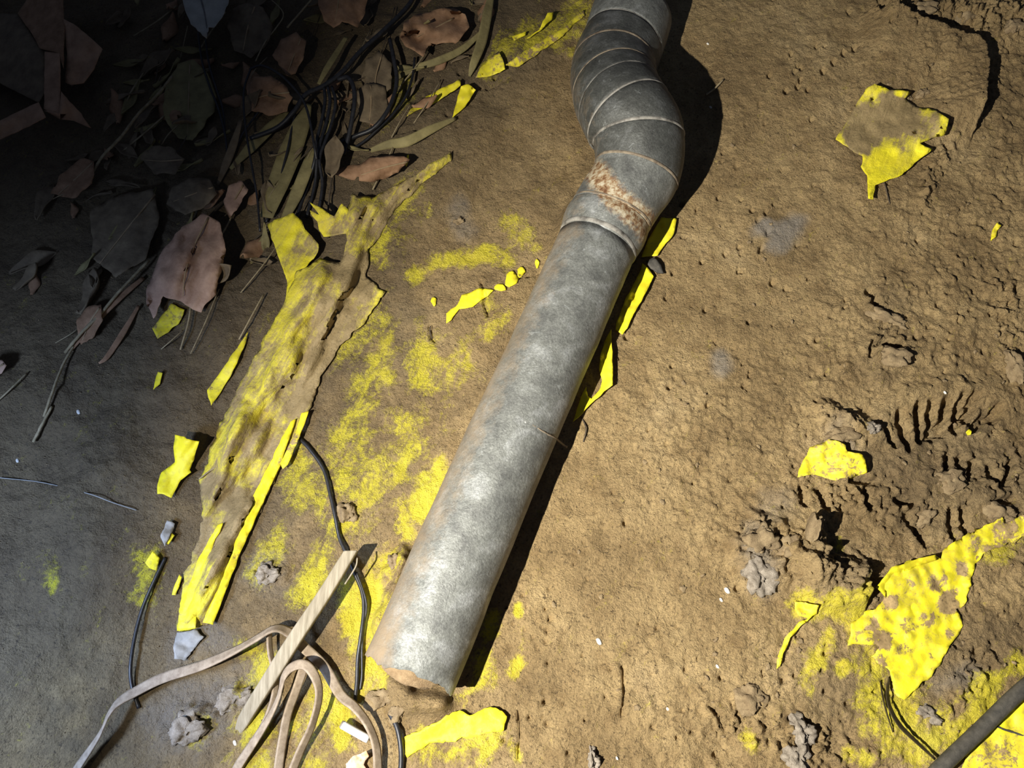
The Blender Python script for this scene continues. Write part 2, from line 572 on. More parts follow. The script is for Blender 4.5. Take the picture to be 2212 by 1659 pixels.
# clods and crusts on the right
mound([(1620, 1180), (1660, 1150), (1730, 1190)], 70, 0.012, 50)
mound([(1650, 1250), (1740, 1240)], 60, 0.008, 51)
mound([(1890, 770), (1940, 760), (1900, 800)], 50, 0.008, 52)
mound([(1790, 890), (1840, 920), (1890, 930)], 45, 0.010, 53)
m = local([(1780, 1200), (1866, 1330)], 160)      # soil crust with a sharp right-hand edge
Z[m] += 0.020 * smooth(1690, 1850, PX[m]) * (1 - smooth(1862, 1872, PX[m] + 3 * fbm(X[m], Y[m], 150, 2, 77))) * smooth(1195, 1235, PY[m]) * (1 - smooth(1290, 1330, PY[m]))
m = local([(1700, 1100), (1790, 1290)], 120)
Z[m] += 0.012 * smooth(1700, 1765, PX[m]) * (1 - smooth(1768, 1782, PX[m] + 8 * fbm(X[m], Y[m], 120, 2, 78))) * smooth(1110, 1150, PY[m]) * (1 - smooth(1230, 1300, PY[m]))
# raised crust whose curved edge throws the dark hook of shadow at the upper right
hk = [(1880, 40), (1960, 70), (2040, 95), (2105, 120), (2112, 180), (2100, 300)]
m = local([(1700, 60), (2330, 420)], 120)
dd = seg_dist(PX[m], PY[m], hk)
inside = ((PX[m] < np.interp(PY[m], [90, 130, 180, 300], [2010, 2108, 2112, 2095])) & (PY[m] > np.interp(PX[m], [1800, 1880, 1960, 2040, 2105], [30, 40, 70, 95, 118])))
fall = smooth(0, 1, 1 - np.clip(dd / 190, 0, 1)) * (1 - smooth(250, 320, PY[m])) * smooth(1850, 1930, PX[m] + 0.2 * PY[m])
Z[m] += np.where(inside, 0.030 * fall * (1 - smooth(0, 5, 5 - dd)), 0.0)
mound([(1930, 20), (2030, 30), (2130, 20), (2200, 60)], 60, 0.008, 55)
for pts, w, a in (([(1620, 1170), (1700, 1200), (1840, 1250)], 90, 0.016), ([(1740, 1060), (1860, 1080), (1980, 1100)], 70, 0.009), ([(1900, 660), (1920, 760)], 60, 0.007),
                  ([(2060, 1010), (2150, 1040), (2220, 980)], 70, 0.008), ([(1790, 900), (1860, 930)], 50, 0.010), ([(1560, 1560), (1700, 1590), (1800, 1630)], 90, 0.012),
                  ([(1900, 30), (2050, 40), (2200, 50)], 60, 0.012), ([(2050, 300), (2010, 380), (2000, 430)], 40, 0.009), ([(2160, 620), (2200, 800)], 60, 0.008),
                  ([(560, 1240), (600, 1240)], 40, 0.010), ([(380, 1580), (440, 1530), (510, 1500)], 60, 0.012), ([(990, 480), (1010, 510)], 24, 0.006), ([(2120, 1420), (2080, 1500)], 70, 0.008)):
    m = local(pts, w * 2)
    d = seg_dist(PX[m], PY[m], pts)
    rg = fbm(X[m], Y[m], 75, 4, 83, 0.6)
    Z[m] += a * (1 - smooth(0, w, d)) * (np.abs(rg) * 1.6 - 0.15)
# soil banked against the pipe
mound([(872, 1210), (850, 1300), (826, 1390)], 42, 0.026, 60)
mound([(955, 1520), (900, 1515), (850, 1470)], 34, 0.016, 61)
mound([(930, 1530), (870, 1520)], 60, 0.006, 64)
mound([(1195, 560), (1230, 480), (1285, 400)], 34, 0.016, 62)
# cracks
for pts in ([(1040, 610), (1048, 640), (1046, 660), (1056, 680)], [(1118, 600), (1165, 585)], [(930, 705), (932, 725), (940, 740)], [(1120, 1540), (1122, 1590), (1118, 1640)],
            [(1345, 1440), (1350, 1500), (1342, 1545)], [(1100, 175), (1060, 190), (1040, 196)], [(860, 300), (930, 285)]):
    groove(pts, 5, 0.006, 0.3)
# pits
PITS = []
for cx, cy, sx, sy, n in ((1160, 1345, 35, 40, 16), (1180, 1480, 8, 55, 9), (1850, 820, 120, 120, 14), (1700, 150, 70, 60, 10), (1990, 50, 90, 40, 16),
                          (1640, 520, 60, 40, 10), (2120, 960, 70, 70, 22), (1560, 1560, 200, 90, 30), (1500, 600, 160, 120, 26), (2100, 640, 80, 80, 22),
                          (1000, 200, 60, 40, 8), (1700, 1480, 60, 60, 12), (1900, 1080, 100, 60, 18), (1480, 1050, 200, 150, 24), (2120, 1380, 60, 110, 18)):
    for k in range(n):
        PITS.append((rng.normal(cx, sx), rng.normal(cy, sy), rng.uniform(3, 8.5), rng.uniform(0.003, 0.007)))
for (x, y) in ((1696, 202), (1722, 190), (1798, 140), (1845, 108), (1820, 120), (1775, 160)):
    PITS.append((x, y, 8, 0.007))
for k in range(240):
    PITS.append((rng.uniform(1250, 2300), rng.uniform(-60, 1720), rng.uniform(2.5, 6), rng.uniform(0.002, 0.005)))
for (x, y, r, dpt) in PITS:
    m = local([(x, y)], r * 2.5)
    d = np.hypot((PX[m] - x) * 1.2, PY[m] - y)
    Z[m] -= dpt * (1 - smooth(r * 0.4, r * 1.3, d))

# vertex masks
yellow = np.zeros_like(Z); ash = np.zeros_like(Z); damp = np.zeros_like(Z)


def stain(arr, pts, width, amount, soft=0.05, wob=0.9):
    m = local(pts, width * 2.2)
    d = seg_dist(PX[m], PY[m], pts) + width * wob * fbm(X[m], Y[m], 40, 3, 66)
    arr[m] = np.maximum(arr[m], amount * (1 - smooth(width * soft, width * 1.5, d)))


for pts, w, a in (
        ([(905, 590), (960, 565), (1060, 545)], 20, 0.98), ([(1090, 475), (1110, 500), (1150, 525)], 26, 0.72), ([(1060, 545), (1100, 560)], 20, 0.7),
        ([(930, 760), (960, 790)], 44, 0.78), ([(1005, 740), (1010, 800)], 18, .7), ([(1050, 720), (1075, 680)], 24, 0.66), ([(900, 790), (930, 840)], 24, .72),
        ([(900, 910), (860, 950), (820, 1000), (790, 1060), (760, 1120)], 50, 0.72), ([(945, 1010), (925, 1060), (908, 1105)], 28, 0.92),
        ([(860, 1090), (880, 1150)], 22, 0.75), ([(695, 1190), (675, 1250), (655, 1290)], 28, 0.76), ([(750, 1000), (740, 1080)], 40, 0.66),
        ([(830, 1210), (805, 1290), (790, 1370), (800, 1440)], 40, 0.93), ([(760, 1250), (745, 1330)], 22, 0.8), ([(790, 1460), (770, 1500)], 25, 0.95),
        ([(545, 1410), (560, 1450), (530, 1480)], 28, 0.80), ([(700, 1480), (680, 1560), (670, 1640)], 42, 0.84), ([(545, 1560), (560, 1640), (530, 1665)], 34, 0.86),
        ([(720, 1560), (740, 1610)], 25, 0.9), ([(640, 1540), (645, 1600)], 20, 0.85), ([(715, 1520), (730, 1545)], 26, 1.0),
        ([(900, 1610), (960, 1630), (1050, 1600), (1045, 1650)], 30, 0.84), ([(1040, 1430), (1045, 1470), (1000, 1505)], 20, 0.84),
        ([(1118, 1440), (1114, 1455)], 14, 0.98), ([(1120, 1308), (1117, 1325)], 10, 1.0), ([(1065, 1335), (1060, 1365)], 16, 0.78), ([(1110, 1610), (1120, 1640)], 14, 0.76),
        ([(1725, 1310), (1760, 1320), (1850, 1300)], 26, 0.86), ([(1790, 1370), (1755, 1430), (1735, 1480)], 22, 0.80), ([(1815, 1440), (1810, 1450)], 15, 0.95),
        ([(1830, 1330), (1850, 1360), (1880, 1420), (1900, 1480), (1880, 1530)], 34, 0.84), ([(1950, 1510), (1960, 1560), (2000, 1600), (2050, 1590)], 44, 0.92),
        ([(1880, 1560), (1930, 1600), (1990, 1640)], 34, 0.84), ([(2000, 1560), (2090, 1500), (2200, 1440)], 24, 0.84), ([(2120, 1540), (2050, 1620)], 40, 0.90),
        ([(1830, 1620), (1860, 1640)], 18, 0.76), ([(1612, 1595), (1620, 1612)], 14, 0.82), ([(1815, 1160), (1812, 1180)], 10, 0.72),
        ([(2180, 1160), (2140, 1190)], 30, 0.72), ([(1950, 1390), (1960, 1500)], 40, 0.9),
        ([(640, 760), (720, 740), (800, 700)], 40, 0.62), ([(830, 740), (810, 800), (840, 820)], 22, 0.74), ([(780, 860), (760, 920), (730, 990)], 50, 0.66),
        ([(640, 980), (650, 1060), (690, 1100)], 40, 0.60), ([(560, 1240), (610, 1160)], 30, 0.60), ([(1100, 120), (1190, 70), (1260, 30)], 34, 0.68),
        ([(1060, 150), (1150, 110), (1240, 80)], 26, 0.66), ([(820, 250), (880, 200)], 30, 0.6), ([(880, 440), (800, 540)], 34, 0.66), ([(330, 1220), (315, 1290)], 22, 0.72),
        ([(135, 1210), (125, 1270)], 18, 0.7), ([(440, 1560), (420, 1600)], 20, 0.66), ([(1040, 640), (1060, 665)], 16, 0.66)):
    stain(yellow, pts, w * 1.35, a * 0.86)
for pts, w, a in (([(1640, 490), (1680, 500), (1720, 480), (1670, 525)], 24, 0.9), ([(1555, 775), (1565, 800)], 22, 0.8), ([(400, 1560), (440, 1520), (520, 1480)], 70, 0.6),
                  ([(560, 1240), (600, 1235)], 40, 0.5), ([(1620, 1180), (1650, 1260)], 40, 0.7), ([(1660, 1100), (1690, 1090)], 40, 0.4), ([(2040, 1480), (2090, 1460)], 30, 0.5),
                  ([(990, 460), (1000, 500)], 26, 0.5), ([(2010, 1600), (1990, 1580)], 30, 0.5), ([(400, 1400), (450, 1380)], 50, 0.5), ([(1830, 960), (1800, 930)], 30, 0.5)):
    stain(ash, pts, w, a)
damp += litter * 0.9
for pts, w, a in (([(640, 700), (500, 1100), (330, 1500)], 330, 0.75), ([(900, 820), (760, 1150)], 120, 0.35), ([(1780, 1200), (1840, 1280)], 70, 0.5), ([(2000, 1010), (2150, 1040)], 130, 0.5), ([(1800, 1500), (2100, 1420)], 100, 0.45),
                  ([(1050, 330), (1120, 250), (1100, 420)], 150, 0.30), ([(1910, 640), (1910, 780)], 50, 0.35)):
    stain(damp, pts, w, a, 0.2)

NYT, NXT = X.shape
idx = np.arange(NYT * NXT).reshape(NYT, NXT)
quads = np.stack([idx[:-1, :-1], idx[:-1, 1:], idx[1:, 1:], idx[1:, :-1]], axis=-1).reshape(-1, 4)
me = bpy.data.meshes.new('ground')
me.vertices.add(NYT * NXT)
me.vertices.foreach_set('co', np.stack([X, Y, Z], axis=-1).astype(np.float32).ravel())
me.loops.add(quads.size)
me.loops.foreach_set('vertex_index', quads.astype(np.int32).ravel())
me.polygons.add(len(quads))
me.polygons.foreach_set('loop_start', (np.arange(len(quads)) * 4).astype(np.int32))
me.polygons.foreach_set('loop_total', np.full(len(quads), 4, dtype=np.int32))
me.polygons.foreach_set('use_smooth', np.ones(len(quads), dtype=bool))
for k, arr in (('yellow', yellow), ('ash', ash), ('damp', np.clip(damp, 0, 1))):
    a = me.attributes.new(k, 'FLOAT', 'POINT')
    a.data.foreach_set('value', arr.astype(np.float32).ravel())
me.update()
me.validate()
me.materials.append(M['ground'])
ground = bpy.data.objects.new('ground', me)
COL.objects.link(ground)
tag(ground, 'trodden brown mud with yellow smears, pits and a shoe print', 'ground', kind='structure')

# bilinear look-up of the ground height in the fine zone
i0x = int(np.searchsorted(gx, FX0 - 1e-9)); i0y = int(np.searchsorted(gy, FY0 - 1e-9))
ZF = Z[i0y:i0y + ny, i0x:i0x + nx]


def gh(x, y):
    x = np.asarray(x, float); y = np.asarray(y, float)
    a = np.clip((x - FX0) / (FX1 - FX0) * (nx - 1), 0, nx - 1.001)
    b = np.clip((y - FY0) / (FY1 - FY0) * (ny - 1), 0, ny - 1.001)
    ia = a.astype(int); ib = b.astype(int)
    fa = a - ia; fb = b - ib
    return (ZF[ib, ia] * (1 - fa) + ZF[ib, ia + 1] * fa) * (1 - fb) + (ZF[ib + 1, ia] * (1 - fa) + ZF[ib + 1, ia + 1] * fa) * fb


def P(px, py, above=0.0):
    """point a given height above the mud, seen at pixel (px, py)"""
    g = G(px, py)
    z = float(gh(g[0], g[1])) + above
    g = G(px, py, z)
    return G(px, py, float(gh(g[0], g[1])) + above)


def path_px(pts, n=8):
    return catmull([P(*p) for p in pts], n)


# ------------------------------------------------------------------ sheets (torn plastic, leaves, card)
def in_poly(x, y, poly):
    c = np.zeros(x.shape, bool)
    n = len(poly)
    for i in range(n):
        x0, y0 = poly[i]; x1, y1 = poly[(i + 1) % n]
        cond = ((y0 > y) != (y1 > y))
        with np.errstate(divide='ignore', invalid='ignore'):
            xi = (x1 - x0) * (y - y0) / (y1 - y0 + 1e-12) + x0
        c ^= cond & (x < xi)
    return c


SEED = [100]


def sheet(name, outline, mat, step=9.0, rag=2.5, wrinkle=(0.0, 40, 0.0), thick=0.0007, dirt=0.2, blobs=(), parent=None, base=0.0010, lifts_in=(), noise_f=0.0009, follow=1.0, folds=None):
    """thin torn sheet: outline [(px, py, lift_mm)], draped over the mud and lifted where given"""
    SEED[0] += 13
    sd = SEED[0]
    o = [(p[0], p[1], (p[2] if len(p) > 2 else 0.0)) for p in outline]
    bd = []
    for i in range(len(o)):
        a, b = o[i], o[(i + 1) % len(o)]
        L = math.hypot(b[0] - a[0], b[1] - a[1])
        k = max(1, int(L / (step * 0.8)))
        for j in range(k):
            t = j / k
            bd.append((a[0] + (b[0] - a[0]) * t, a[1] + (b[1] - a[1]) * t, a[2] + (b[2] - a[2]) * t))
    bd = np.array(bd)
    jx = rag * 2 * fbm(bd[:, 0], bd[:, 1], 0.06, 3, sd); jy = rag * 2 * fbm(bd[:, 0], bd[:, 1], 0.06, 3, sd + 5)
    bd[:, 0] += jx; bd[:, 1] += jy
    poly = [(p[0], p[1]) for p in bd]
    x0, x1 = bd[:, 0].min(), bd[:, 0].max(); y0, y1 = bd[:, 1].min(), bd[:, 1].max()
    ax, ay = np.meshgrid(np.arange(x0, x1, step), np.arange(y0, y1, step * 0.87))
    ax = ax + (np.arange(ax.shape[0]) % 2)[:, None] * step * 0.5
    ax = ax.ravel() + rng.uniform(-.15, .15, ax.size) * step; ay = ay.ravel() + rng.uniform(-.15, .15, ay.size) * step
    ok = in_poly(ax, ay, poly)
    ax, ay = ax[ok], ay[ok]
    if len(ax):
        dmin = np.min(np.hypot(ax[:, None] - bd[None, :, 0], ay[:, None] - bd[None, :, 1]), axis=1)
        ax, ay = ax[dmin > step * 0.45], ay[dmin > step * 0.45]
    pts = [Vector((p[0], p[1])) for p in poly] + [Vector((a, b)) for a, b in zip(ax, ay)]
    nb = len(poly)
    res = delaunay_2d_cdt(pts, [(i, (i + 1) % nb) for i in range(nb)], [], 1, 1e-4)
    vs = np.array([(v.x, v.y) for v in res[0]])
    tris = [tuple(f) for f in res[2]]
    # lift: inverse-distance blend of outline and inner lifts
    ctl = np.array([(p[0], p[1], p[2]) for p in bd] + [tuple(c) for c in lifts_in])
    d2 = (vs[:, 0][:, None] - ctl[None, :, 0]) ** 2 + (vs[:, 1][:, None] - ctl[None, :, 1]) ** 2 + 4.0
    w = d2 ** -1.6
    if len(lifts_in):
        w[:, len(bd):] *= 8
    lift = (w * ctl[None, :, 2]).sum(1) / w.sum(1) * 0.001
    amp, wl, ang = wrinkle
    ca, sa = math.cos(math.radians(ang)), math.sin(math.radians(ang))
    along = (vs[:, 0] * ca + vs[:, 1] * sa); across = (-vs[:, 0] * sa + vs[:, 1] * ca)
    wr = amp * (fbm(along * 0.25, across, 1.0 / wl, 3, sd + 9) + 0.25) if amp else 0.0
    if amp > 0.02:
        wr = wr * smooth(0, 45, np.min(np.hypot(vs[:, 0][:, None] - bd[None, :, 0], vs[:, 1][:, None] - bd[None, :, 1]), axis=1) + 6)
    nz = noise_f * fbm(vs[:, 0], vs[:, 1], 0.03, 3, sd + 3)
    V = []
    g = np.array([G(a, b) for a, b in vs])
    zg = gh(g[:, 0], g[:, 1])
    if follow < 1.0:
        zg = follow * zg + (1 - follow) * zg.mean()
    z = zg + base + lift + np.maximum(wr, 0 if amp == 0 else -0.001) + nz
    z = np.maximum(z, zg + 0.0006)
    V = np.array([G(a, b, zz) for (a, b), zz in zip(vs, z)])
    ob = None
    dv = np.full(len(V), dirt, float)
    for (bx, by, br, am) in blobs:
        dd = np.hypot(vs[:, 0] - bx, vs[:, 1] - by) + br * 0.5 * fbm(vs[:, 0], vs[:, 1], 0.03, 3, sd + 21)
        dv += am * (1 - smooth(br * 0.4, br, dd))
    # orient upward
    F2 = []
    for t in tris:
        a, b, c = V[t[0]], V[t[1]], V[t[2]]
        nrm = np.cross(b - a, c - a)
        F2.append(t if nrm[2] > 0 else t[::-1])
    ob = new_obj(name, V, F2, mat, parent, True, {'dirt': np.clip(dv, -0.5, 1.5)})
    s = ob.modifiers.new('thickness', 'SOLIDIFY')
    s.thickness = thick
    s.offset = 1.0
    return ob


def scrap(name, label, cat, outline, mat='yellow', group=None, **kw):
    ob = sheet(name, outline, M[mat], **kw)
    recentre(ob)
    return tag(ob, label, cat, group)


# ------------------------------------------------------------------ the pipe
R0 = 0.0410
pipe = empty('metal_pipe', Vector(G(1150, 900)), 'grey galvanised metal pipe with a segmented double bend lying on the mud', 'pipe')


def pz(px, py, z):
    return G(px, py, z)


straight_pts = [pz(885, 1454, 0.030), pz(1033, 1104, 0.031), pz(1160, 820, 0.033), pz(1288, 533, 0.037)]
sp = catmull(straight_pts, 16)


def pipe_attr(rust_fn=None, dirt_amt=1.0):
    def fn(V):
        px, py = to_px(V[:, 0], V[:, 1], V[:, 2])
        # caked soil on the flank near the ground on the left, thinner towards the crown
        low = 1 - smooth(0.018, 0.062, V[:, 2])
        axis_x = np.interp(py, [20, 62, 103, 155, 190, 240, 300, 375, 533, 1104, 1454], [1372, 1352, 1330, 1325, 1335, 1357, 1375, 1373, 1288, 1033, 885])
        left = smooth(-20, 95, axis_x - px)
        d = dirt_amt * (0.40 * low + 0.50 * left + 0.10)
        d = d + 0.25 * (1 - smooth(0, 40, np.hypot((px - 810) * .5, (py - 1400) * .3)))
        r = np.zeros(len(V)) if rust_fn is None else rust_fn(px, py)
        return {'dirt': d, 'rust': r}
    return fn


def straight_rust(px, py):
    t = 0.42 * (1 - smooth(20, 70, np.hypot(px - 1205, py - 540)))
    t = np.maximum(t, 0.34 * (1 - smooth(5, 22, seg_dist(px, py, [(803, 1402), (880, 1465), (967, 1505)]))))
    t = np.maximum(t, 0.30 * (1 - smooth(15, 70, np.hypot(px - 850, py - 1320))))
    t = np.maximum(t, 0.36 * (1 - smooth(5, 18, seg_dist(px, py, [(1165, 925), (1215, 955)]))))
    return t


st = tube('straight_tube', sp, R0, M['zinc'], pipe, sides=64, caps=False, attrs_fn=pipe_attr(straight_rust))
# dented, chewed lower rim
me_ = st.data
n0 = 64
for k in range(n0):
    v = me_.vertices[k]
    a = 2 * math.pi * k / n0
    t = Vector(sp[1] - sp[0]).normalized()
    cut = 0.002 * math.sin(3 * a + 1) + 0.0012 * math.sin(7 * a) + random.uniform(-.0012, .0012)
    v.co -= t * cut
# fine dents all over
for v in me_.vertices:
    n = (Vector(v.co) - Vector(sp[np.argmin(np.linalg.norm(sp - np.array(v.co), axis=1))])).normalized()
    v.co += n * float(0.0011 * fbm(np.array([v.co.x * 1.0 + v.co.z]), np.array([v.co.y]), 30, 2, 70)[0])
sol = st.modifiers.new('thickness', 'SOLIDIFY'); sol.thickness = 0.0014; sol.offset = -1
me_.attributes['rust'].data[0].value = 0.0

def on_pipe(px, py, gap=0.0):
    z = 0.085
    while z > 0.0:
        g = G(px, py, z)
        if np.min(np.linalg.norm(sp_fine - g, axis=1)) <= R0 + gap:
            return g
        z -= 0.0004
    return G(px, py, 0.01)


sp_fine = catmull(straight_pts, 200)
# elbow centre line through its seams: (px, py, z, radius)
EL = [(1288, 533, 0.037, 0.0410), (1304, 497, 0.038, 0.0435), (1318, 468, 0.040, 0.0440), (1342, 428, 0.046, 0.0445), (1374, 376, 0.052, 0.0462), (1379, 300, 0.064, 0.0485),
      (1358, 256, 0.068, 0.0490), (1341, 226, 0.058, 0.0492), (1329, 194, 0.046, 0.0490), (1325, 148, 0.034, 0.0488), (1344, 98, 0.030, 0.0488), (1366, 32, 0.030, 0.0488)]
EDIR = [(.42, -.91), (.42, -.91), (.42, -.91), (.44, -.90), (.36, -.93), (-.10, -1.0), (-.52, -.85), (-.42, -.91), (-.24, -.97), (.16, -.99), (.42, -.90), (.46, -.89)]
NE = 10
ep = catmull([pz(a, b, c) for a, b, c, d in EL], NE)
er = catmull([[d, 0, 0] for a, b, c, d in EL], NE)[:, 0]
ET = []
for (a, b, c, d), (dx, dy), (a2, b2, c2, d2) in zip(EL, EDIR, EL[1:] + [EL[-1]]):
    v = pz(a + 20 * dx, b + 20 * dy, c) - pz(a, b, c)
    ET.append(v / np.linalg.norm(v))
ET = catmull(ET, NE)
ET[:, 2] = np.gradient(ep[:, 2]) / np.linalg.norm(np.gradient(ep, axis=0), axis=1)
ET /= np.linalg.norm(ET, axis=1)[:, None]
ES = np.cross(ET, np.array([0, 0, 1.0])); ES /= np.linalg.norm(ES, axis=1)[:, None]
EN = np.cross(ES, ET)


def elbow_rust(px, py):
    t = 0.80 * (1 - smooth(0, 74, seg_dist(px, py, [(1290, 375), (1330, 430), (1385, 470), (1400, 500)])))
    t = np.maximum(t, 0.40 * (1 - smooth(10, 50, seg_dist(px, py, [(1225, 480), (1240, 440)]))))
    t = np.maximum(t, 0.30 * (1 - smooth(5, 26, seg_dist(px, py, [(1340, 92), (1375, 108), (1350, 125)]))))
    t = np.maximum(t, 0.30 * (1 - smooth(5, 26, seg_dist(px, py, [(1300, 345), (1400, 365), (1455, 410)]))))
    return t


def elbow_piece(name, i, j, mat, bulge=0.0, dirt=0.7, label=None, flare=0.0):
    a, b = i * NE, j * NE
    pth = ep[a:b + 1]
    n = len(pth)
    t = np.linspace(0, 1, n)
    # use tangents of the whole path so neighbouring segments meet
    rr = er[a:b + 1] + bulge * np.sin(math.pi * t) + flare * t
    T, S, N = ET, ES, EN
    V, Fc, sd = [], [], 56
    for q in range(n):
        for k in range(sd):
            an = 2 * math.pi * k / sd
            V.append(pth[q] + rr[q] * (math.cos(an) * S[a + q] + math.sin(an) * N[a + q]))
    for q in range(n - 1):
        for k in range(sd):
            k2 = (k + 1) % sd
            Fc.append((q * sd + k, q * sd + k2, (q + 1) * sd + k2, (q + 1) * sd + k))
    V = np.array(V)
    ob = new_obj(name, V, Fc, mat, pipe, True, pipe_attr(elbow_rust, dirt)(V))
    so = ob.modifiers.new('thickness', 'SOLIDIFY'); so.thickness = 0.0012; so.offset = -1
    if label: ob['label'] = label
    return ob


def seam_ring(i, mat, bead=0.0017, width=1.6, extra=0.0006, name='seam_ring', tip=0.0, on=None):
    c = ep[i]
    T, S, N = ET, ES, EN
    V, Fc, sd, m_ = [], [], 56, 8
    Ti = T[i] + tip * S[i]
    Ti = Ti / np.linalg.norm(Ti)
    for k in range(sd):
        an = 2 * math.pi * k / sd
        rad = math.cos(an) * S[i] + math.sin(an) * N[i]
        off = tip * math.cos(an) * er[i]
        wob = 1 + 0.10 * math.sin(5 * an + i) + 0.06 * math.sin(11 * an)
        for q in range(m_):
            b = 2 * math.pi * q / m_
            V.append(c + rad * (er[i] + extra + 0.7 * bead * wob * math.cos(b)) + T[i] * (0.62 * bead * width * math.sin(b) + off))
    for k in range(sd):
        for q in range(m_):
            k2, q2 = (k + 1) % sd, (q + 1) % m_
            Fc.append((k * m_ + q, k * m_ + q2, k2 * m_ + q2, k2 * m_ + q))
    return new_obj(name, V, Fc, mat, on)


collar = elbow_piece('collar', 0, 2, M['zinc'], 0.0018, 0.8, 'grey bulged metal collar')
neck = elbow_piece('rusted_neck', 2, 4, M['zinc'], 0.0, 0.6, 'rust-eaten neck with cream flakes')
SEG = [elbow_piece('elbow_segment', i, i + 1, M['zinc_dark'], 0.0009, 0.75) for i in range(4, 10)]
band = elbow_piece('end_band', 10, 11, M['zinc'], 0.0006, 0.2, 'paler grey metal end band', 0.001)
seam_ring(2, M['seam'], 0.0028, 2.0, name='collar_bead', on=collar)
seam_ring(int(1.0 * NE), M['seam'], 0.0014, 2.0, name='collar_bead', on=collar)
seam_ring(2 * NE + 2, M['rust_seam'], 0.0014, 1.6, on=neck)
for q, (mt, bd_, wd_) in enumerate(((M['rust_seam'], 0.0021, 1.5), (M['seam'], 0.0020, 1.8), (M['seam'], 0.0018, 1.6), (M['seam'], 0.0013, 1.4), (M['rust_seam'], 0.0018, 1.6), (M['rust_seam'], 0.0022, 1.8))):
    seam_ring((4 + q) * NE, mt, bd_, wd_, on=SEG[q])
seam_ring(10 * NE, M['seam'], 0.0012, 1.8, on=band)
# mud packed into the lower mouth
mp_ = catmull([pz(905, 1406, 0.026), pz(899, 1420, 0.025), pz(894, 1432, 0.024), pz(891, 1440, 0.022)], 6)
plug = tube('packed_mud', mp_, np.interp(np.linspace(0, 1, len(mp_)), [0, .6, .85, 1], [0.032, 0.034, 0.030, 0.020]), M['mudcake'], pipe, sides=36, caps=True, jitter=0.07)
plug['label'] = 'tan mud packed in the open pipe mouth'

# ------------------------------------------------------------------ big buried sheet on the left of the pipe
tarp = empty('plastic_sheet', Vector(G(600, 900)), 'long wrinkled yellow plastic sheet caked in mud, left of the pipe', 'plastic sheet')
main = sheet('wrinkled_panel', [(763, 420, 12), (800, 428, 8), (850, 402, 10), (905, 372, 10), (975, 328, 4), (972, 346, 1), (905, 402, 0), (862, 445, 0), (820, 505, 0), (795, 545, 2), (790, 600, 2),
      (832, 628, 2), (800, 680, 3), (742, 742, 2), (700, 800, 3), (665, 885, 2), (610, 1000, 1), (545, 1140, 1), (500, 1240, 1), (452, 1348, 1), (425, 1356, 1), (383, 1362, 1), (386, 1318, 2),
      (400, 1240, 2), (430, 1165, 2), (440, 1090, 2), (432, 1040, 1), (468, 935, 2), (520, 830, 3), (570, 735, 4), (622, 640, 5), (640, 590, 8), (690, 560, 10), (735, 570, 8), (752, 520, 10), (748, 460, 14)],
      M['tarp'], step=7, rag=4, wrinkle=(0.030, 40, -62), dirt=0.47, parent=tarp,
      blobs=((620, 1000, 70, .28), (560, 1090, 80, .32), (500, 1180, 70, .30), (430, 1150, 50, .35), (720, 690, 80, .22), (770, 590, 70, .35), (640, 860, 80, .18), (700, 760, 50, .25),
             (860, 420, 50, .10), (820, 480, 60, .15), (405, 1300, 40, -.25), (600, 700, 50, -.12), (640, 640, 40, -.12), (800, 450, 40, -.1), (480, 1060, 50, .2), (540, 960, 50, .12)))
sheet('torn_flap', [(577, 485, 16), (590, 476, 20), (602, 474, 20), (632, 460, 24), (650, 478, 22), (658, 495, 18), (690, 528, 12), (688, 545, 10), (650, 590, 6), (642, 620, 4), (618, 650, 3), (622, 612, 4), (600, 552, 10)],
      M['tarp'], step=7, rag=1.5, dirt=0.24, parent=tarp, wrinkle=(0.006, 30, -70), blobs=((665, 530, 40, .3), (630, 560, 30, .2)))
sheet('torn_flap', [(669, 438, 22), (690, 448, 22), (722, 468, 20), (738, 440, 16), (752, 452, 16), (760, 480, 14), (754, 505, 12), (700, 512, 10), (690, 500, 14), (685, 478, 18), (672, 462, 20), (670, 454, 22), (690, 464, 20)],
      M['tarp'], step=6, rag=1.0, dirt=0.26, parent=tarp, wrinkle=(0.006, 30, -70), blobs=((735, 500, 40, .35),))
hem = sheet('folded_hem', [(628, 912, 5), (640, 905, 4), (604, 1010, 3), (560, 1105, 3), (520, 1195, 3), (490, 1270, 3), (460, 1350, 3), (438, 1345, 6), (462, 1290, 6), (490, 1220, 6), (522, 1130, 6), (560, 1050, 6), (592, 985, 6)],
      M['yellow'], step=7, rag=1.0, dirt=0.02, parent=tarp, thick=0.0022, base=0.002, blobs=((530, 1130, 16, .2), (500, 1210, 14, .2), (600, 1000, 14, .2)))
hem['label'] = 'bright clean yellow folded hem'
sheet('hem_tab', [(652, 893, 4), (668, 889, 5), (655, 925, 5), (622, 1005, 5), (612, 1013, 4), (606, 1002, 4), (640, 930, 4)], M['yellow'], step=6, rag=1, dirt=0.32, parent=tarp, base=0.004, thick=0.001, blobs=((655, 900, 22, -.35), (616, 1000, 18, -.35), (630, 950, 25, .2)))
sheet('lower_corner', [(388, 1330, 5), (405, 1275, 5), (432, 1200, 5), (470, 1135, 6), (482, 1130, 7), (470, 1160, 6), (440, 1225, 5), (428, 1290, 5), (424, 1357, 6), (383, 1363, 4)], M['yellow'], step=7, rag=1.5, dirt=0.12, parent=tarp, base=0.005,
      blobs=((440, 1220, 40, .15), (410, 1290, 18, -.1)))

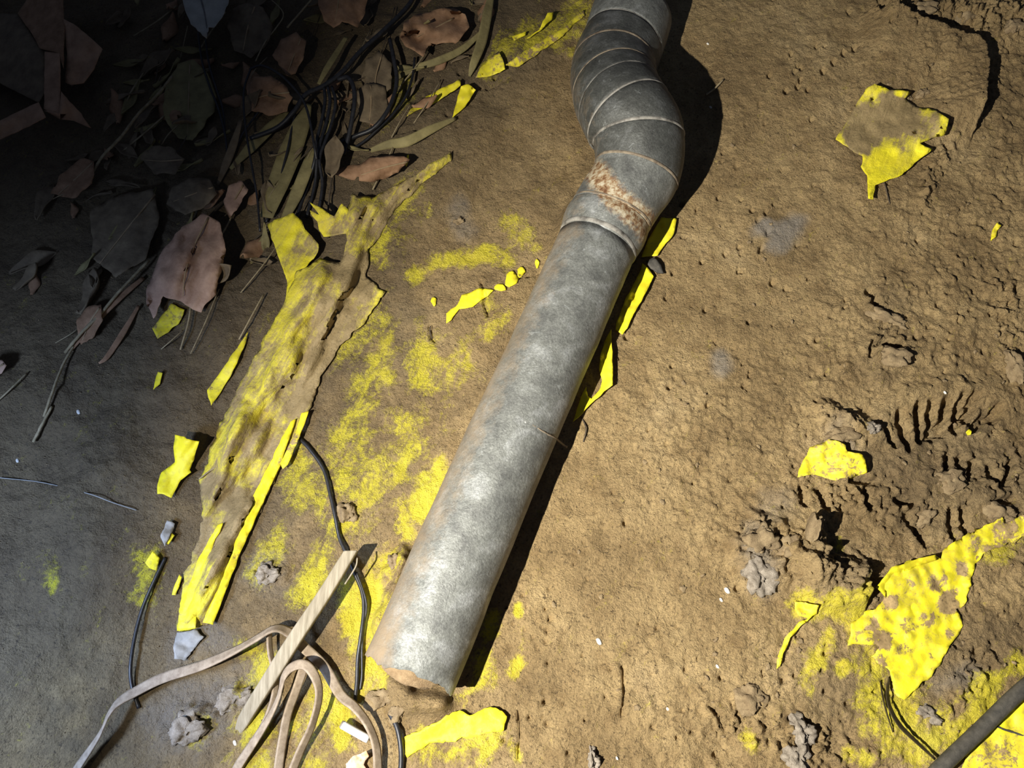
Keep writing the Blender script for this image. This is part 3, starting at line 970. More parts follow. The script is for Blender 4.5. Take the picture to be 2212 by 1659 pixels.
Y = 'yellow plastic scrap'
scrap('plastic_scrap', 'clean yellow plastic flap curling up, left of the wrinkled sheet', Y,
      [(378, 940, 22), (400, 943, 24), (404, 948, 24), (431, 953, 20), (420, 990, 10), (410, 1015, 6), (413, 1020, 6), (391, 1038, 4), (371, 1075, 2), (355, 1068, 2), (340, 1067, 2), (340, 1047, 2), (350, 1022, 3), (378, 998, 8), (376, 965, 16)], dirt=-0.05, step=6, rag=1, wrinkle=(0.006, 26, -60))
scrap('plastic_scrap', 'dull yellow strip lying parallel to the left edge of the wrinkled sheet', Y,
      [(447, 843, 3), (475, 806, 2), (518, 743, 2), (535, 716, 3), (532, 740, 2), (497, 815, 2), (478, 845, 2), (456, 876, 4)], dirt=0.16, step=6, rag=1)
scrap('plastic_scrap', 'tiny yellow scrap at the foot of a ground crack, far left', Y, [(341, 803, 5), (352, 806, 5), (346, 830, 3), (331, 842, 2)], dirt=0.05, step=5, rag=.6)
scrap('plastic_scrap', 'olive-yellow square scrap tucked below the crumpled brown leaf', Y, [(328, 709, 2), (371, 656, 2), (399, 669, 2), (387, 699, 2), (341, 732, 4)], dirt=0.28, step=6, rag=1.5)
scrap('plastic_scrap', 'long slim yellow strip left of the yellow triangle, near the black cables', Y, [(878, 252, 2), (886, 236, 3), (930, 203, 6), (993, 172, 8), (995, 185, 6), (940, 224, 3), (905, 238, 2)], dirt=0.10, step=6, rag=1.5, blobs=((890, 245, 14, .2),))
scrap('plastic_scrap', 'clean yellow triangle standing at the edge of the leaf litter', Y, [(977, 255, 1), (992, 200, 8), (996, 186, 11), (1012, 181, 12), (1028, 194, 10), (1005, 231, 4)], dirt=-0.1, step=5, rag=.8)
scrap('plastic_scrap', 'muddy olive sheet piece with a torn corner, above the yellow triangle', Y, [(1028, 168, 2), (1040, 145, 3), (1060, 125, 4), (1078, 112, 6), (1086, 128, 6), (1092, 150, 7), (1084, 154, 5), (1060, 165, 2)], dirt=0.34, step=5, rag=1.2)
scrap('plastic_scrap', 'small crinkled bright yellow scrap near the top edge, left of the pipe bend', Y, [(1138, 85, 2), (1165, 64, 5), (1172, 48, 8), (1182, 28, 12), (1197, 26, 10), (1192, 42, 7), (1170, 64, 4), (1145, 84, 2)], dirt=0.0, step=4.5, rag=1.5)
scrap('plastic_scrap', 'narrow yellow sliver beside the crinkled scrap near the top edge', Y, [(1105, 80, 3), (1118, 74, 4), (1136, 68, 5), (1134, 77, 3), (1112, 88, 2)], dirt=0.12, step=4.5, rag=1)
scrap('plastic_scrap', 'long muddy olive strip reaching from the top edge to the torn corner', Y, [(1092, 140, 3), (1150, 100, 4), (1215, 60, 3), (1262, 20, 2), (1262, 34, 1), (1200, 90, 1), (1120, 145, 1)], dirt=0.42, step=6, rag=2)
scrap('plastic_scrap', 'thin yellow tear on a dark ledge, upper end of the wrinkled sheet', Y, [(876, 355, 2), (880, 335, 6), (884, 334, 6), (882, 350, 4), (878, 360, 2)], dirt=0.0, step=4, rag=.5)
scrap('plastic_scrap', 'ragged yellow strip flat on the mud, left of the pipe', Y, [(963, 698, 1), (963, 679, 1), (990, 659, 2), (997, 639, 2), (1037, 622, 2), (1066, 626, 2), (1050, 642, 1), (1040, 648, 1), (1020, 662, 1), (992, 668, 1), (976, 690, 1)], dirt=0.04, step=5, rag=1.5)
for k, (x, y, rx, ry, lb) in enumerate(((1080, 621, 12, 9, 'smallest yellow fleck in the chain running to the pipe from the ragged strip'),
                                        (1104, 603, 13, 18, 'biggest yellow fleck in the chain running to the pipe from the ragged strip'),
                                        (1125, 588, 8, 11, 'third yellow fleck of the chain, just right of the biggest one'),
                                        (1160, 570, 5, 9, 'yellow fleck touching the left side of the pipe'),
                                        (937, 652, 6, 9, 'lone yellow fleck left of the ragged yellow strip'))):
    scrap('plastic_fleck', lb, Y, [(x + rx * math.cos(a) * (1 + .25 * math.sin(3 * a + k)), y + ry * math.sin(a) * (1 + .2 * math.cos(2 * a + k)), 1.0) for a in np.linspace(0, 2 * math.pi, 11)[:-1]], dirt=-0.1, step=4, rag=1)
scrap('plastic_scrap', 'yellow plastic strip beside the rusted pipe neck, topmost on the right', Y, [(1428, 470, 3), (1462, 473, 4), (1456, 505, 4), (1432, 535, 4), (1420, 552, 3), (1386, 556, 2), (1400, 520, 2)], dirt=-0.08, step=6, rag=1)
scrap('plastic_scrap', 'broad yellow plastic strip right of the pipe, middle of three', Y, [(1388, 568, 3), (1398, 578, 4), (1411, 597, 6), (1402, 620, 6), (1386, 650, 6), (1368, 680, 6), (1355, 710, 5), (1345, 722, 4), (1330, 712, 3), (1332, 694, 2), (1355, 640, 2), (1380, 592, 2)], dirt=-0.1, step=6, rag=1.2)
scrap('plastic_scrap', 'hooked yellow plastic ribbon against the pipe, lowest of three on its right', Y, [(1320, 712, 9), (1323, 760, 10), (1324, 832, 9), (1306, 846, 6), (1280, 870, 4), (1251, 901, 4), (1238, 911, 3), (1256, 856, 2), (1266, 836, 2), (1270, 856, 2), (1278, 862, 2), (1297, 840, 3), (1301, 822, 3), (1294, 800, 3), (1297, 769, 3), (1306, 739, 4)], dirt=-0.1, step=4.5, rag=.8)
scrap('plastic_sheet', 'square muddy yellow sheet with a torn tail, half buried at the upper right', 'plastic sheet',
      mat='tarp', outline=[(1870, 192, 9), (1890, 180, 11), (1920, 194, 9), (1967, 198, 10), (1955, 214, 5), (1978, 232, 3), (2020, 238, 3), (2050, 258, 5), (2040, 292, 8), (2012, 300, 8), (1985, 309, 10), (2014, 323, 10), (1980, 350, 8), (1947, 379, 7), (1910, 392, 6), (1890, 402, 6), (1887, 430, 9), (1876, 428, 9), (1873, 380, 4), (1860, 361, 2), (1863, 338, 2), (1835, 322, 1), (1806, 301, 2), (1838, 245, 3)],
      dirt=0.22, step=7, rag=1.5, lifts_in=((1900, 340, 4), (1920, 280, 3), (1860, 280, 2)),
      blobs=((1870, 260, 75, .55), (1940, 240, 60, .5), (1990, 270, 50, .45), (1850, 310, 35, .3), (1920, 345, 34, -.12), (1890, 400, 40, -.2), (1990, 325, 24, -.3), (1942, 204, 12, -.5), (1960, 310, 30, .22)))
scrap('plastic_scrap', 'muddy yellow scrap with a lifted rim, left of the shoe print', Y,
      [(1722, 1032, 2), (1728, 1010, 4), (1737, 988, 5), (1750, 968, 6), (1762, 963, 8), (1792, 947, 9), (1828, 962, 10), (1832, 975, 10), (1864, 980, 10), (1874, 1021, 8), (1842, 1032, 3), (1806, 1038, 1), (1768, 1030, 1), (1752, 1024, 1)], dirt=0.24, step=6, rag=2.5, blobs=((1810, 1030, 40, .3), (1732, 1015, 18, -.4), (1815, 1005, 18, -.12), (1760, 1020, 20, .2), (1850, 1015, 20, .15)))
scrap('plastic_fleck', 'small yellow sliver near the right edge, below the muddy square sheet', Y, [(2140, 520, 1), (2144, 496, 2), (2154, 480, 4), (2163, 487, 4), (2154, 500, 2), (2152, 512, 1)], dirt=0.1, step=4, rag=1)
scrap('plastic_fleck', 'round yellow speck inside the shoe print', Y, [(2086, 934, 1), (2092, 927, 1), (2099, 931, 1), (2097, 939, 1), (2089, 940, 1)], dirt=-0.2, step=3, rag=.3, base=0.004)
scrap('plastic_scrap', 'thick bright yellow tongue just below the open pipe mouth', Y,
      [(866, 1597, 1), (890, 1586, 2), (925, 1568, 3), (962, 1546, 4), (990, 1535, 4), (1014, 1543, 4), (1040, 1532, 4), (1058, 1526, 4), (1085, 1533, 4), (1097, 1549, 4), (1088, 1576, 3), (1060, 1582, 2), (1037, 1590, 2), (1000, 1596, 2), (968, 1604, 2), (940, 1600, 1), (915, 1612, 1), (880, 1637, 1), (874, 1622, 1)], dirt=0.04, step=6, rag=3, thick=0.0012)

# large sheet on the right
rs = empty('plastic_sheet', Vector(G(1980, 1330)), 'large bright yellow torn sheet speckled with mud at the lower right', 'plastic sheet')
sheet('sheet_panel', [(1893, 1268, 10), (1908, 1248, 9), (1924, 1228, 8), (1970, 1210, 6), (2020, 1199, 6), (2030, 1205, 5), (2037, 1194, 5), (2060, 1172, 5), (2087, 1154, 5), (2125, 1135, 6), (2164, 1117, 7), (2168, 1131, 5), (2212, 1110, 5), (2300, 1070, 4),
                      (2320, 1100, 1), (2230, 1150, 1), (2180, 1175, 1), (2130, 1190, 1), (2108, 1222, 1), (2098, 1260, 1), (2088, 1298, 1), (2066, 1318, 1), (2084, 1350, 1), (2050, 1398, 1), (2030, 1430, 1), (2005, 1468, 1), (1980, 1490, 1), (1955, 1512, 1),
                      (1930, 1500, 1), (1925, 1450, 1), (1905, 1440, 1), (1883, 1420, 1), (1900, 1395, 2), (1870, 1388, 1), (1834, 1394, 1), (1836, 1346, 2), (1868, 1326, 2), (1900, 1310, 2), (1912, 1290, 4)],
      M['yellow'], step=7, rag=4, dirt=0.12, parent=rs, wrinkle=(0.004, 50, -50),
      blobs=((1925, 1300, 26, .75), (2075, 1232, 26, .7), (2015, 1262, 22, .6), (2045, 1305, 30, .65), (2000, 1340, 30, .5), (1960, 1350, 24, .35), (1905, 1385, 30, .7), (1880, 1345, 26, .45), (2110, 1180, 30, .4), (2180, 1150, 60, .45), (2020, 1190, 10, .3), (2050, 1370, 16, .5),
             (1950, 1400, 20, .35), (1860, 1380, 26, .3), (1970, 1260, 14, .4), (2040, 1250, 12, .5), (2060, 1280, 20, .5), (1900, 1430, 22, .5), (2240, 1110, 60, .3)))
sheet('curled_edge', [(1893, 1268, 12), (1924, 1228, 11), (1985, 1206, 9), (2021, 1198, 8), (2024, 1210, 6), (1980, 1222, 6), (1935, 1245, 6), (1915, 1272, 6), (1912, 1290, 8)], M['yellow'], step=6, rag=1, dirt=-0.15, parent=rs, base=0.003)
scrap('plastic_sheet', 'smooth pale yellow sheet under the grey hose in the bottom right corner', 'plastic sheet',
      [(2084, 1640, 2), (2098, 1600, 3), (2112, 1562, 4), (2165, 1532, 5), (2240, 1500, 5), (2310, 1530, 3), (2320, 1720, 2), (2200, 1730, 2), (2050, 1725, 2)], dirt=0.20, step=9, rag=2, blobs=((2160, 1650, 60, .2), (2120, 1620, 30, .15)))
scrap('plastic_scrap', 'slim yellow sickle-shaped shred left of the large bright sheet', Y, [(1677, 1445, 1), (1680, 1420, 2), (1695, 1380, 4), (1725, 1345, 5), (1755, 1330, 4), (1735, 1348, 4), (1708, 1378, 5), (1694, 1408, 5), (1686, 1440, 2)], dirt=0.18, step=5, rag=1)
scrap('plastic_scrap', 'half-round muddy yellow scrap under the soil crust, left of the large sheet', Y, [(1716, 1298, 2), (1740, 1300, 3), (1768, 1306, 2), (1766, 1325, 1), (1748, 1337, 1), (1726, 1330, 1), (1718, 1315, 1)], dirt=0.25, step=5, rag=1.5)

# ------------------------------------------------------------------ flat straps, stick, cables, hose
def strap(label, pts, width, tilt, thick=0.0016):
    ob = ribbon('flat_strap', path_px(pts, 8), width, thick, tilt, M['strap'])
    recentre(ob)
    return tag(ob, label, 'strap', None)


strap('long tan flat strap snaking from the bottom left corner under the wooden stick',
      [(120, 1730, .006), (167, 1659, .012), (214, 1589, .018), (234, 1545, .022), (256, 1517, .020), (295, 1493, .014), (351, 1465, .016), (435, 1438, .022), (502, 1408, .026), (549, 1382, .026), (592, 1358, .024), (625, 1367, .018), (656, 1398, .012), (699, 1440, .010), (735, 1500, .012), (766, 1527, .018), (793, 1562, .018), (811, 1606, .014), (816, 1659, .010), (812, 1730, .004)],
      [.0095, .0095, .0090, .0095, .0100, .0095, .0090, .0085, .0085], [25, 35, 60, 48, 18, 10, 25, 48, 52, 45, 20, 10, 30, 50, 55, 45, 40])
strap('tan strap loop with a tall narrow bend beside the stick foot',
      [(480, 1720, .003), (512, 1659, .006), (549, 1602, .010), (582, 1549, .016), (602, 1505, .022), (613, 1462, .028), (633, 1440, .030), (660, 1437, .030), (682, 1465, .028), (689, 1505, .024), (674, 1566, .018), (647, 1626, .010), (622, 1690, .003)],
      .0085, [15, 20, 30, 50, 60, 35, 15, 30, 60, 65, 55, 45])
strap('tan strap end tucked under the stick, running down to the bottom edge',
      [(581, 1366, .016), (584, 1410, .014), (594, 1455, .012), (594, 1495, .010), (582, 1540, .008), (560, 1585, .006), (533, 1630, .004), (500, 1690, .002)], .0065, [70, 65, 55, 45, 40, 30])
strap('dark shaded strap hanging inside the tall strap loop',
      [(655, 1445, .022), (640, 1490, .016), (622, 1540, .010), (612, 1590, .006), (604, 1640, .004), (596, 1710, .002)], .0080, [30, 45, 35, 25])

# wooden stick: split lath with a broken upper end
sk = empty('wooden_stick', Vector(P(640, 1370)), 'flat pale wooden stick slanting across the tan straps', 'stick')
pp = catmull([P(757, 1192, .032), P(700, 1285, .032), P(640, 1375, .030), P(585, 1462, .020), P(535, 1542, .006), P(517, 1578, -.004)], 8)
T_, S_, N_ = frames(pp)
V, Fc = [], []
n = len(pp)
for i in range(n):
    w = np.interp(i / (n - 1), [0, .1, .5, .85, 1], [.0056, .0060, .0066, .0060, .0040])
    h = 0.0032
    for (a, b) in ((-w, -h), (w, -h), (w * 1.0, h * .6), (w * .75, h), (-w * .8, h), (-w, h * .7)):
        V.append(pp[i] + a * S_[i] + b * N_[i] + (T_[i] * (-.004 + .006 * (a > 0)) if i == 0 else 0))
for i in range(n - 1):
    for k in range(6):
        k2 = (k + 1) % 6
        Fc.append((i * 6 + k, i * 6 + k2, (i + 1) * 6 + k2, (i + 1) * 6 + k))
Fc.append((5, 4, 3, 2, 1, 0)); Fc.append(tuple((n - 1) * 6 + k for k in range(6)))
b_ = new_obj('lath', V, Fc, M['wood'], sk, False)
bv = b_.modifiers.new('edge', 'BEVEL'); bv.width = 0.0006; bv.segments = 1
tube('splinter', catmull([P(772, 1205, .034), P(768, 1225, .034), P(745, 1262, .033)], 5), 0.0008, M['wood'], b_, sides=5)


def cable(name, label, cat, pts, r, mat='rubber', sides=10, n=8):
    ob = tube(name, path_px(pts, n), r, M[mat], sides=sides)
    recentre(ob)
    return tag(ob, label, cat)


cable('black_cable', 'black cable curving from the sheet edge down behind the stick to the strap loop', 'cable',
      [(640, 935, .002), (650, 950, .003), (669, 970, .004), (699, 1014, .004), (714, 1070, .004), (724, 1115, .004), (733, 1160, .004), (748, 1195, .005), (766, 1238, .006), (782, 1278, .006), (786, 1318, .006), (780, 1372, .005), (773, 1422, .004), (771, 1472, .004), (766, 1520, .003)], .0019)
cable('black_cable', 'thinner black strand twinned with the cable left of the pipe foot', 'cable',
      [(770, 1236, .007), (789, 1290, .007), (791, 1320, .006), (786, 1350, .005), (782, 1400, .004), (782, 1455, .003), (778, 1490, .002)], .0011)
cable('black_cable', 'dark strand rising from the long tan strap at far left', 'cable', [(357, 1205, .002), (336, 1248, .004), (309, 1311, .006), (292, 1372, .007), (282, 1438, .007), (285, 1482, .004), (300, 1530, .001)], .0017)  # thin dark tube tracing an unidentified dark line
cable('black_cable', 'black wire hanging almost straight through the leaf litter, left of the arch', 'cable', [(543, 146, .022), (528, 190, .024), (527, 240, .024), (534, 300, .022), (546, 370, .020), (556, 430, .016), (562, 500, .010)], .0013)
cable('black_cable', 'black wire arching over the brown leaf in the litter', 'cable', [(540, 150, .022), (565, 142, .028), (600, 158, .030), (630, 185, .030), (655, 218, .030), (668, 255, .028), (678, 310, .024), (684, 345, .018)], .0015)
cable('black_cable', 'thick black cable running diagonally from the top edge into the litter', 'cable', [(900, -20, .016), (880, 15, .018), (830, 65, .022), (780, 110, .024), (740, 155, .026), (700, 185, .028), (660, 205, .028), (636, 240, .024), (600, 275, .018), (540, 300, .012)], .0028)
cable('black_cable', 'stout black cable bowing right, nearest to the long slim yellow strip', 'cable', [(842, 85, .018), (850, 125, .022), (857, 170, .022), (850, 210, .020), (832, 248, .018), (805, 278, .014), (770, 293, .010), (730, 310, .006)], .0026)
cable('black_cable', 'thin black cable running parallel inside the stout bowed cable', 'cable', [(896, 125, .010), (892, 160, .012), (878, 205, .012), (850, 245, .010), (820, 275, .008), (780, 310, .006), (715, 345, .003)], .0016)
cable('black_cable', 'black cable hook dropping right of the cable bundle', 'cable', [(730, 172, .026), (752, 168, .030), (764, 190, .030), (766, 220, .028), (760, 260, .022), (752, 300, .014), (742, 335, .006)], .0028)
for k, (dx, lb) in enumerate(((0, 'leftmost black strand of the tight cable bundle'), (10, 'middle black strand of the tight cable bundle'), (21, 'rightmost black strand of the tight cable bundle'))):
    cable('black_cable', lb, 'cable', [(700 + dx * .8, 188, .027), (702 + dx * 1.1, 220, .026), (694 + dx * 1.1, 265, .022), (684 + dx * .9, 305, .016), (680 + dx * .5, 345, .010), (665 + dx * 1.5, 400, .006), (640 + dx * 2.2, 470, .003)], .0020)
cable('black_cable', 'thin black wire slanting down beside the olive leaf blade', 'cable', [(640, 235, .020), (632, 270, .018), (622, 320, .016), (608, 375, .012), (592, 430, .008), (575, 480, .005)], .0013)
cable('black_cable', 'pair of dark wires under the pale grey leaf, left one', 'cable', [(428, 70, .014), (436, 130, .016), (452, 185, .016), (470, 230, .014), (486, 290, .010), (492, 345, .005)], .0013)
cable('black_cable', 'pair of dark wires under the pale grey leaf, right one', 'cable', [(444, 85, .014), (452, 140, .016), (470, 200, .016), (482, 240, .012), (495, 330, .008), (530, 280, .010), (560, 240, .012)], .0012)
cable('black_cable', 'short dark strip at the bottom edge left of the yellow tongue', 'cable', [(842, 1540, .002), (858, 1572, .005), (866, 1615, .005), (866, 1660, .004), (858, 1710, .002)], .0024)  # dark tube along a short dark strip, not identified
cable('thin_fibre', 'fine pale grass stem bending above the black wire arch', 'stem', [(560, -20, .020), (600, 12, .022), (612, 34, .024), (595, 62, .024), (572, 92, .022), (552, 132, .020)], .0008, 'twig', 6)
cable('thin_fibre', 'thin whitish thread across the dim lower left mud', 'thread', [(0, 1032, .002), (90, 1042, .002), (190, 1066, .002), (245, 1086, .002), (295, 1102, .002)], .0005, 'paper', 5)

hose = empty('rubber_hose', Vector(P(2120, 1575)), 'dark grey hose crossing the bottom right corner', 'hose')
tube('hose_body', path_px([(2330, 1395, .012), (2212, 1486, .016), (2120, 1574, .016), (2040, 1650, .012), (1975, 1720, .006)], 10), .0064, M['hose'], hose, sides=18)
cable('dark_blade', 'thin dark wire leaving the hose over the pale yellow sheet', 'wire', [(2125, 1556, .006), (2160, 1572, .006), (2212, 1590, .005), (2290, 1625, .004)], .0011, 'hose', 6)


def blade(label, pts, width, tilt, mat='blade', cat='grass blade', name='grass_blade', thick=0.0006, group=None):
    ob = ribbon(name, path_px(pts, 8), width, thick, tilt, M[mat])
    recentre(ob)
    return tag(ob, label, cat, group)


blade('broad dark grass blade curving from the large yellow sheet to the hose', [(1921, 1462, .003), (1917, 1500, .008), (1925, 1535, .010), (1945, 1568, .010), (1975, 1598, .008), (2020, 1640, .006)], [.0012, .0046, .0060, .0056, .0040, .0022], [20, 35, 30, 20])
blade('hair-thin dark grass blade beside the broad curved one', [(1901, 1470, .002), (1906, 1500, .004), (1914, 1535, .005), (1929, 1582, .002)], [.0008, .0020, .0018, .0008], [20, 30])

# ------------------------------------------------------------------ small litter
cb = empty('cigarette_butt', Vector(P(767, 1580)), 'white cigarette butt beside the end of the long strap', 'cigarette butt')
cp_ = catmull([P(739, 1565, .012), P(767, 1581, .010), P(796, 1597, .008)], 5)
tube('paper_tube', cp_, .0036, M['white'], cb, sides=14)
tube('burnt_tip', np.array([cp_[0] + (cp_[0] - cp_[1]) * .5, cp_[0], cp_[0] + (cp_[1] - cp_[0]) * .2]), np.array([.0026, .0035, .0037]), M['ashclod'], cb, sides=10, jitter=.1)
scrap('wrapper_scrap', 'crumpled orange and white wrapper scrap at the bottom edge', 'wrapper', [(745, 1650, 2), (765, 1632, 6), (790, 1620, 8), (796, 1632, 6), (785, 1650, 4), (800, 1672, 2), (760, 1690, 1)], 'orange', step=5, rag=2, wrinkle=(.008, 14, 30))
scrap('plastic_scrap', 'grey-white torn plastic corner below the end of the wrinkled sheet', 'plastic scrap', [(382, 1366, 3), (425, 1360, 4), (440, 1375, 2), (420, 1400, 1), (400, 1428, 1), (378, 1425, 2), (376, 1395, 3)], 'paper', step=6, rag=2, wrinkle=(.005, 24, 20))
scrap('plastic_scrap', 'faint grey plastic shred left of the wrinkled sheet, above the dark strand', 'plastic scrap', [(345, 1160, 2), (362, 1125, 3), (378, 1130, 3), (372, 1150, 2), (356, 1180, 2)], 'paper', step=6, rag=2, wrinkle=(.004, 20, 20))
for lb, o_ in (('short yellow dash on the mud left of the sheet foot', [(372, 1285, 2), (378, 1262, 3), (388, 1240, 3), (393, 1246, 3), (386, 1268, 2), (380, 1286, 2)]),
               ('pale yellow dash above the dark strand at far left', [(356, 1172, 2), (372, 1152, 2), (378, 1157, 2), (364, 1176, 2)]),
               ('dull yellow patch scrap touching the top of the dark strand', [(314, 1216, 1), (330, 1190, 2), (345, 1205, 2), (338, 1232, 1), (322, 1226, 1)])):
    scrap('plastic_fleck', lb, Y, [(a, b, c) for a, b, c in o_], dirt=.08, step=4, rag=.8)
scrap('wood_chip', 'grey wood chip between the yellow strips right of the pipe', 'wood chip', [(1396, 566, 3), (1412, 556, 5), (1428, 574, 5), (1434, 592, 4), (1420, 590, 3), (1406, 580, 3)], 'hose', step=5, rag=1, thick=.002)

# folded card in the top left corner
card = empty('crumpled_card', Vector(P(90, 180)), 'crumpled brown card with angular folds in the top left corner', 'card')
kw = dict(step=9, rag=.8, follow=0.0, thick=.0010, parent=card)
sheet('card_panel', [(-60, 300, 26), (0, 262, 30), (45, 240, 32), (85, 222, 36), (100, 254, 34), (60, 275, 26), (0, 303, 20), (-60, 330, 16)], M['card'], **kw)
sheet('card_panel', [(98, 112, 46), (130, 116, 50), (132, 240, 40), (128, 252, 38), (96, 236, 38)], M['card'], **kw)
sheet('card_panel', [(132, 198, 42), (150, 220, 36), (176, 246, 28), (197, 277, 20), (160, 262, 24), (132, 258, 30), (96, 238, 36), (128, 244, 40)], M['card'], **kw)
sheet('card_panel', [(138, 42, 54), (160, 52, 56), (200, 85, 52), (223, 106, 46), (214, 122, 44), (205, 150, 40), (182, 180, 34), (155, 184, 34), (142, 178, 36), (146, 120, 46)], M['card'], **kw)
sheet('card_panel', [(40, 30, 30), (60, 0, 36), (80, -30, 40), (135, -30, 46), (140, 60, 50), (138, 150, 44), (128, 116, 48), (86, 105, 44), (70, 75, 38)], M['leaf_brown'], **kw)
sheet('card_panel', [(-60, 60, 18), (0, 30, 22), (40, 32, 28), (70, 78, 34), (98, 114, 40), (98, 200, 36), (84, 222, 34), (40, 200, 26), (0, 180, 20), (-60, 200, 14)], M['leaf_dark'], **kw)


def leaf(label, outline, rib, mat='leaf_brown', ribmat='rib', wr=(0.010, 50, 30), lifts=(), base=0.004, name='dry_leaf', follow=0.6, rag=2.5, rib_r=.0009):
    xs = [p[0] for p in outline]; ys = [p[1] for p in outline]
    r_ = empty(name, Vector(P(sum(xs) / len(xs), sum(ys) / len(ys))), label, 'leaf')
    b = sheet('leaf_blade', outline, M[mat], step=8, rag=rag, wrinkle=wr, thick=.0006, parent=r_, base=base, lifts_in=lifts, follow=follow)
    if rib:
        # the midrib rides on the blade just built
        co = np.array([tuple(v.co) for v in b.data.vertices])
        pts = []
        for (x, y) in rib:
            g = G(x, y, 0.01)
            for _ in range(3):
                k = np.argsort((co[:, 0] - g[0]) ** 2 + (co[:, 1] - g[1]) ** 2)[:3]
                g = G(x, y, float(co[k, 2].mean()) + .0008)
            pts.append(g)
        tube('midrib', catmull(pts, 5), np.linspace(rib_r * 1.3, rib_r * .5, (len(pts) - 1) * 5 + 1), M[ribmat], r_, sides=6)
    return r_


leaf('big crumpled pinkish-brown dead leaf left of the yellow flap', [(320, 620, 10), (335, 580, 14), (352, 540, 16), (392, 492, 18), (440, 462, 20), (478, 480, 18), (486, 540, 12), (474, 592, 10), (466, 640, 8), (446, 655, 8), (436, 676, 6), (418, 668, 6), (390, 652, 8), (352, 640, 10), (346, 662, 8), (331, 690, 6), (314, 650, 8)],
     [(450, 470), (420, 530), (400, 590), (395, 640)], 'leaf_pink', 'rib', (0.020, 34, -70), ((400, 560, 26), (440, 540, 24), (360, 600, 22)))
leaf('pale grey leaf with a pointed split tip at the top edge', [(385, -40, 24), (392, -5, 26), (402, 28, 26), (412, 52, 24), (428, 66, 22), (446, 82, 18), (452, 64, 22), (452, 58, 20), (462, 60, 22), (478, 40, 24), (492, 10, 24), (498, -40, 22), (440, -45, 30)],
     [(425, -30), (440, 20), (447, 60), (448, 78)], 'leaf_grey', 'rib_grey', (0.006, 60, 80), (), 0.012)
leaf('orange-brown leaf hanging in from the top edge', [(680, -30, 22), (690, 20, 22), (700, 48, 18), (722, 62, 14), (740, 48, 16), (772, 58, 14), (790, 30, 18), (800, -30, 22)], [(735, -25), (730, 10), (724, 45)], 'leaf_brown', 'rib', (0.012, 40, 80), (), 0.010)
leaf('curled pinkish leaf rosette near the top, right of the diagonal cable', [(865, 80, 12), (872, 52, 16), (895, 35, 14), (925, 25, 12), (960, 15, 8), (1005, 28, 6), (1015, 60, 6), (985, 92, 5), (950, 95, 6), (925, 100, 12), (912, 120, 16), (890, 108, 18), (872, 98, 16)],
     [(980, 40), (940, 60), (900, 80)], 'leaf_brown', 'rib', (0.018, 26, 10), ((905, 75, 2), (940, 60, 4)))
leaf('large oval olive-brown leaf left of the paired dark wires', [(352, 230, 6), (360, 180, 8), (385, 140, 10), (420, 128, 10), (450, 160, 10), (468, 215, 10), (462, 240, 8), (440, 272, 6), (415, 305, 4), (385, 300, 4), (360, 270, 4)], [(410, 140), (408, 200), (405, 290)], 'leaf_olive', 'rib', (0.010, 50, 80))
leaf('round dull brown leaf behind the pale grass stem', [(492, 60, 12), (500, 20, 14), (530, 5, 16), (570, 20, 16), (590, 60, 14), (575, 100, 12), (540, 125, 10), (508, 110, 10)], [(550, 15), (535, 60), (525, 110)], 'leaf_dark', 'rib', (0.010, 40, 60))
leaf('brown leaf framed by the black wire arch', [(533, 190, 8), (550, 165, 12), (585, 165, 14), (615, 185, 14), (632, 210, 12), (620, 240, 8), (580, 250, 6), (545, 240, 6)], [(625, 200), (580, 205), (545, 215)], 'leaf_brown', 'rib', (0.008, 40, 20))
leaf('upright reddish leaf above the black wire arch', [(590, 120, 12), (610, 85, 16), (640, 70, 18), (662, 90, 18), (655, 125, 14), (640, 160, 10), (620, 165, 8)], [(650, 85), (635, 120), (622, 155)], 'leaf_brown', 'rib', (0.008, 36, 60))
leaf('small dark leaf below the oval olive leaf', [(300, 340, 4), (330, 315, 6), (372, 320, 8), (400, 345, 8), (380, 375, 6), (335, 378, 4)], [(395, 345), (350, 348), (310, 345)], 'leaf_dark', 'rib', (0.010, 30, 10))
leaf('crinkled dark leaf above the big pinkish leaf', [(360, 440, 6), (372, 405, 10), (410, 385, 12), (455, 390, 12), (470, 420, 10), (440, 450, 8), (400, 465, 6)], [(460, 405), (415, 420), (375, 435)], 'leaf_dark', 'rib', (0.014, 26, 40))
leaf('small tan leaf right of the crinkled dark leaf', [(482, 430, 6), (495, 400, 10), (525, 392, 12), (535, 410, 12), (515, 450, 8), (494, 470, 6)], [(525, 400), (508, 430), (496, 460)], 'leaf_pink', 'rib', (0.010, 26, 60))
leaf('shadowy brown leaf below the long twig at left', [(110, 420, 6), (130, 380, 10), (175, 345, 14), (205, 348, 14), (200, 395, 8), (160, 430, 6)], [(200, 352), (165, 385), (125, 420)], 'leaf_brown', 'rib', (0.010, 40, -40))
leaf('broad dark leaf lying flat at the left, left of the big pinkish leaf', [(195, 455, 3), (260, 420, 5), (330, 410, 6), (345, 470, 6), (315, 560, 5), (250, 600, 3), (200, 560, 2)], [(335, 420), (270, 500), (215, 570)], 'leaf_dark', 'rib', (0.012, 60, -50))
leaf('brown leaf half under the thick diagonal cable', [(790, 130, 8), (820, 110, 10), (850, 140, 8), (842, 190, 6), (812, 215, 5), (785, 185, 6)], [(825, 118), (812, 165), (810, 208)], 'leaf_dark', 'rib', (0.010, 36, 60))
leaf('reddish brown leaf on the dark ledge above the wrinkled sheet', [(770, 360, 10), (800, 340, 12), (850, 335, 12), (885, 345, 8), (860, 372, 8), (810, 395, 8), (775, 390, 8)], [(880, 350), (830, 362), (780, 378)], 'leaf_brown', 'rib', (0.010, 40, -20))
